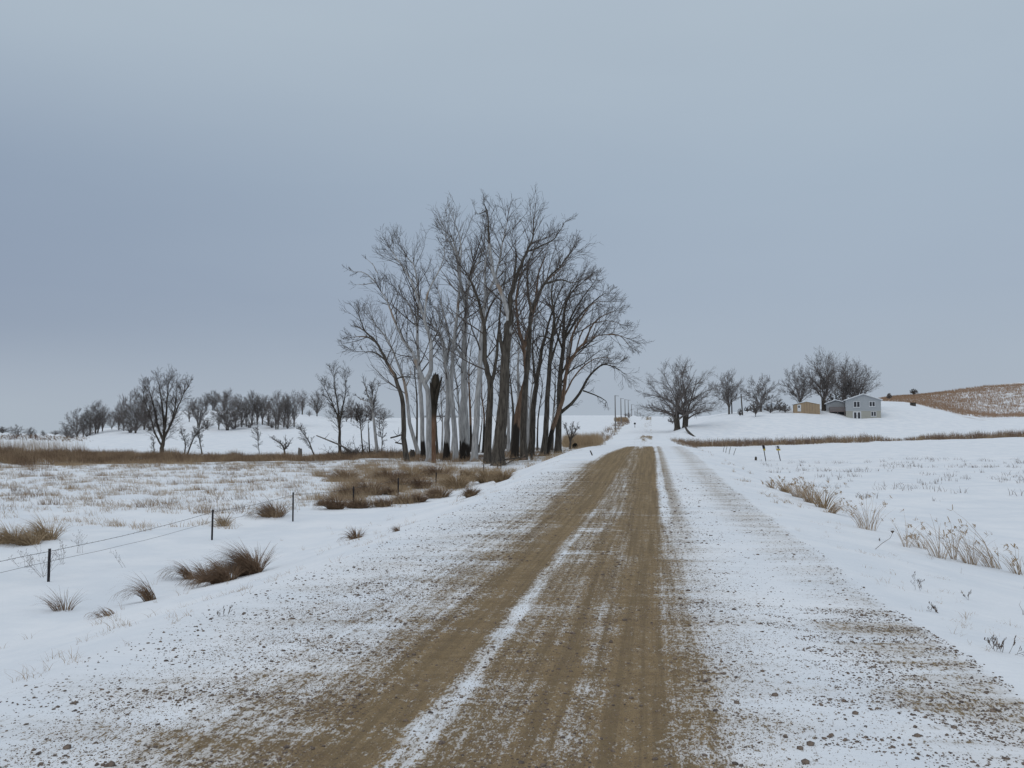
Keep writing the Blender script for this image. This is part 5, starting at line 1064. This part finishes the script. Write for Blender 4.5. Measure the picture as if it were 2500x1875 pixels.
s = MB(); s.box((-.10, 1.0, 3.1), (-.045, 1.9, 4.3)); w_ = s.build('window', M_WHITEP, house); p = MB(); p.box((-.13, 1.15, 3.2), (-.103, 1.75, 4.2)); p.build('pane', M_DARKGL, w_)
m = MB(); m.prism([(-4.2, -1), (-.06, -1), (-.06, 4.3), (-2.1, 4.9), (-4.2, 4.0)], 4.6, 10); m.build('wing', M_SIDE_GREY, house)
m = MB(); m.prism([(-4.6, 3.95), (-2.1, 4.92), (-.07, 4.33), (-.07, 4.55), (-2.1, 5.14), (-4.6, 4.16)], 4.2, 10.3); m.build('wing_roof', M_SNOWROOF, house)
dk = MB(); dk.box((-3.6, 1.4, 2.0), (-.06, 4.55, 2.2)); dko = dk.build('deck', M_DECK, house)
for x0, y0 in ((-3.6, 1.4), (-1.9, 1.4), (-3.6, 4.3), (-.3, 1.4)): p = MB(); p.box((x0, y0, -.5), (x0+.14, y0+.14, 1.997)); p.build('post', M_DECK, dko)
m = MB()
for i in range(24): m.box((-3.6+i*.148, 1.41, 2.2), (-3.6+i*.148+.10, 1.45, 3.1))
for i in range(20): m.box((-3.6, 1.5+i*.15, 2.2), (-3.56, 1.5+i*.15+.10, 3.1))
m.box((-3.64, 1.38, 3.1), (-.1, 1.48, 3.18)); m.build('railing', M_DECK, dko)
# shed
b = P(1937, 1004, 212); b.z = min(b.z, hz(b.x, b.y)+.3); b.z = P(1937, 1004.5, 212).z
shed = thing('tan_shed', 'small tan shed with snowy low gable roof and a white door', 'shed', b, YAW-math.atan((1967-1250)/FPX)+R(2)); W2 = 6.0
m = MB(); m.prism([(0, -1), (W2, -1), (W2, 1.72), (W2/2, 2.3), (0, 1.55)], 0, 4.5); m.build('wall', M_PLY, shed)
rf = roof_mb(W2, 1.66, 2.32, -.2, 4.7, .25, .12).build('roof', M_SNOWROOF, shed)
d = MB(); d.box((.95, -.05, 0), (1.75, -.004, 1.62)); dr = d.build('door', M_WHITEP, shed); p = MB(); p.box((1.12, -.07, .85), (1.48, -.053, 1.4)); p.build('pane', M_DARKGL, dr); p = MB(); p.box((1.62, -.1, .7), (1.68, -.053, .8)); p.build('handle', M_BLACKP, dr)
for a in (3.05, 4.25): m = MB(); m.box((a, -.03, 0), (a+.06, -.003, 1.95)); m.build('batten', M_DECK, shed)
# white house behind the shrubs
b = P(1866, 1010, 256); wh = thing('white_house', 'small white house half hidden by shrubs left of the tan shed', 'house', b, YAW-math.atan((1885-1250)/FPX)+R(10)); W3 = 4.4
m = MB(); m.prism([(0, -1), (W3, -1), (W3, 2.3), (W3/2, 3.1), (0, 2.3)], 0, 7); m.build('wall', M_OFFWHITE, wh); roof_mb(W3, 2.32, 3.12, -.3, 7.2, .3, .16).build('roof', M_SNOWROOF, wh)
win(wh, .7, 1.3, 1.2, 2.0, 0, 1); win(wh, 2.7, 3.4, 1.2, 2.0, 0, 1)
# tarp-covered pile beyond the shed
b = P(2016, 1000, 222); b.z = hz(b.x, b.y); m = MB(); v = []
for j, (y_, k) in enumerate(((0, .6), (.7, 1), (1.6, 1), (2.3, .6))):
    for i in range(8): t = i/7; v.append((t*3.2, y_, (.25+.75*math.sin(math.pi*min(t*1.1+.05, 1))**.7*(.6+.4*t))*k if 0 < i < 7 else -.2))
m.add(v, [(j*8+i, j*8+i+1, (j+1)*8+i+1, (j+1)*8+i) for j in range(3) for i in range(7)]+[tuple(range(8))[::-1], tuple(24+i for i in range(8))]); o = m.build('tarp_covered_pile', M_TARP); o.location = b; o.rotation_euler = (0, 0, YAW); tag(o, 'low blue-grey covered pile between the tallest farm tree and the grey house', 'covered pile')
b = hit(2229, 991, 262); m = MB(); m.box((-.7, -.4, -.3), (.7, .4, .75)); m.box((-.78, -.48, .753), (.78, .48, .9)); o = m.build('wooden_crate', M_OLDWOOD); o.location = b; tag(o, 'small dark box standing on the snow slope below the rusty hill', 'box')
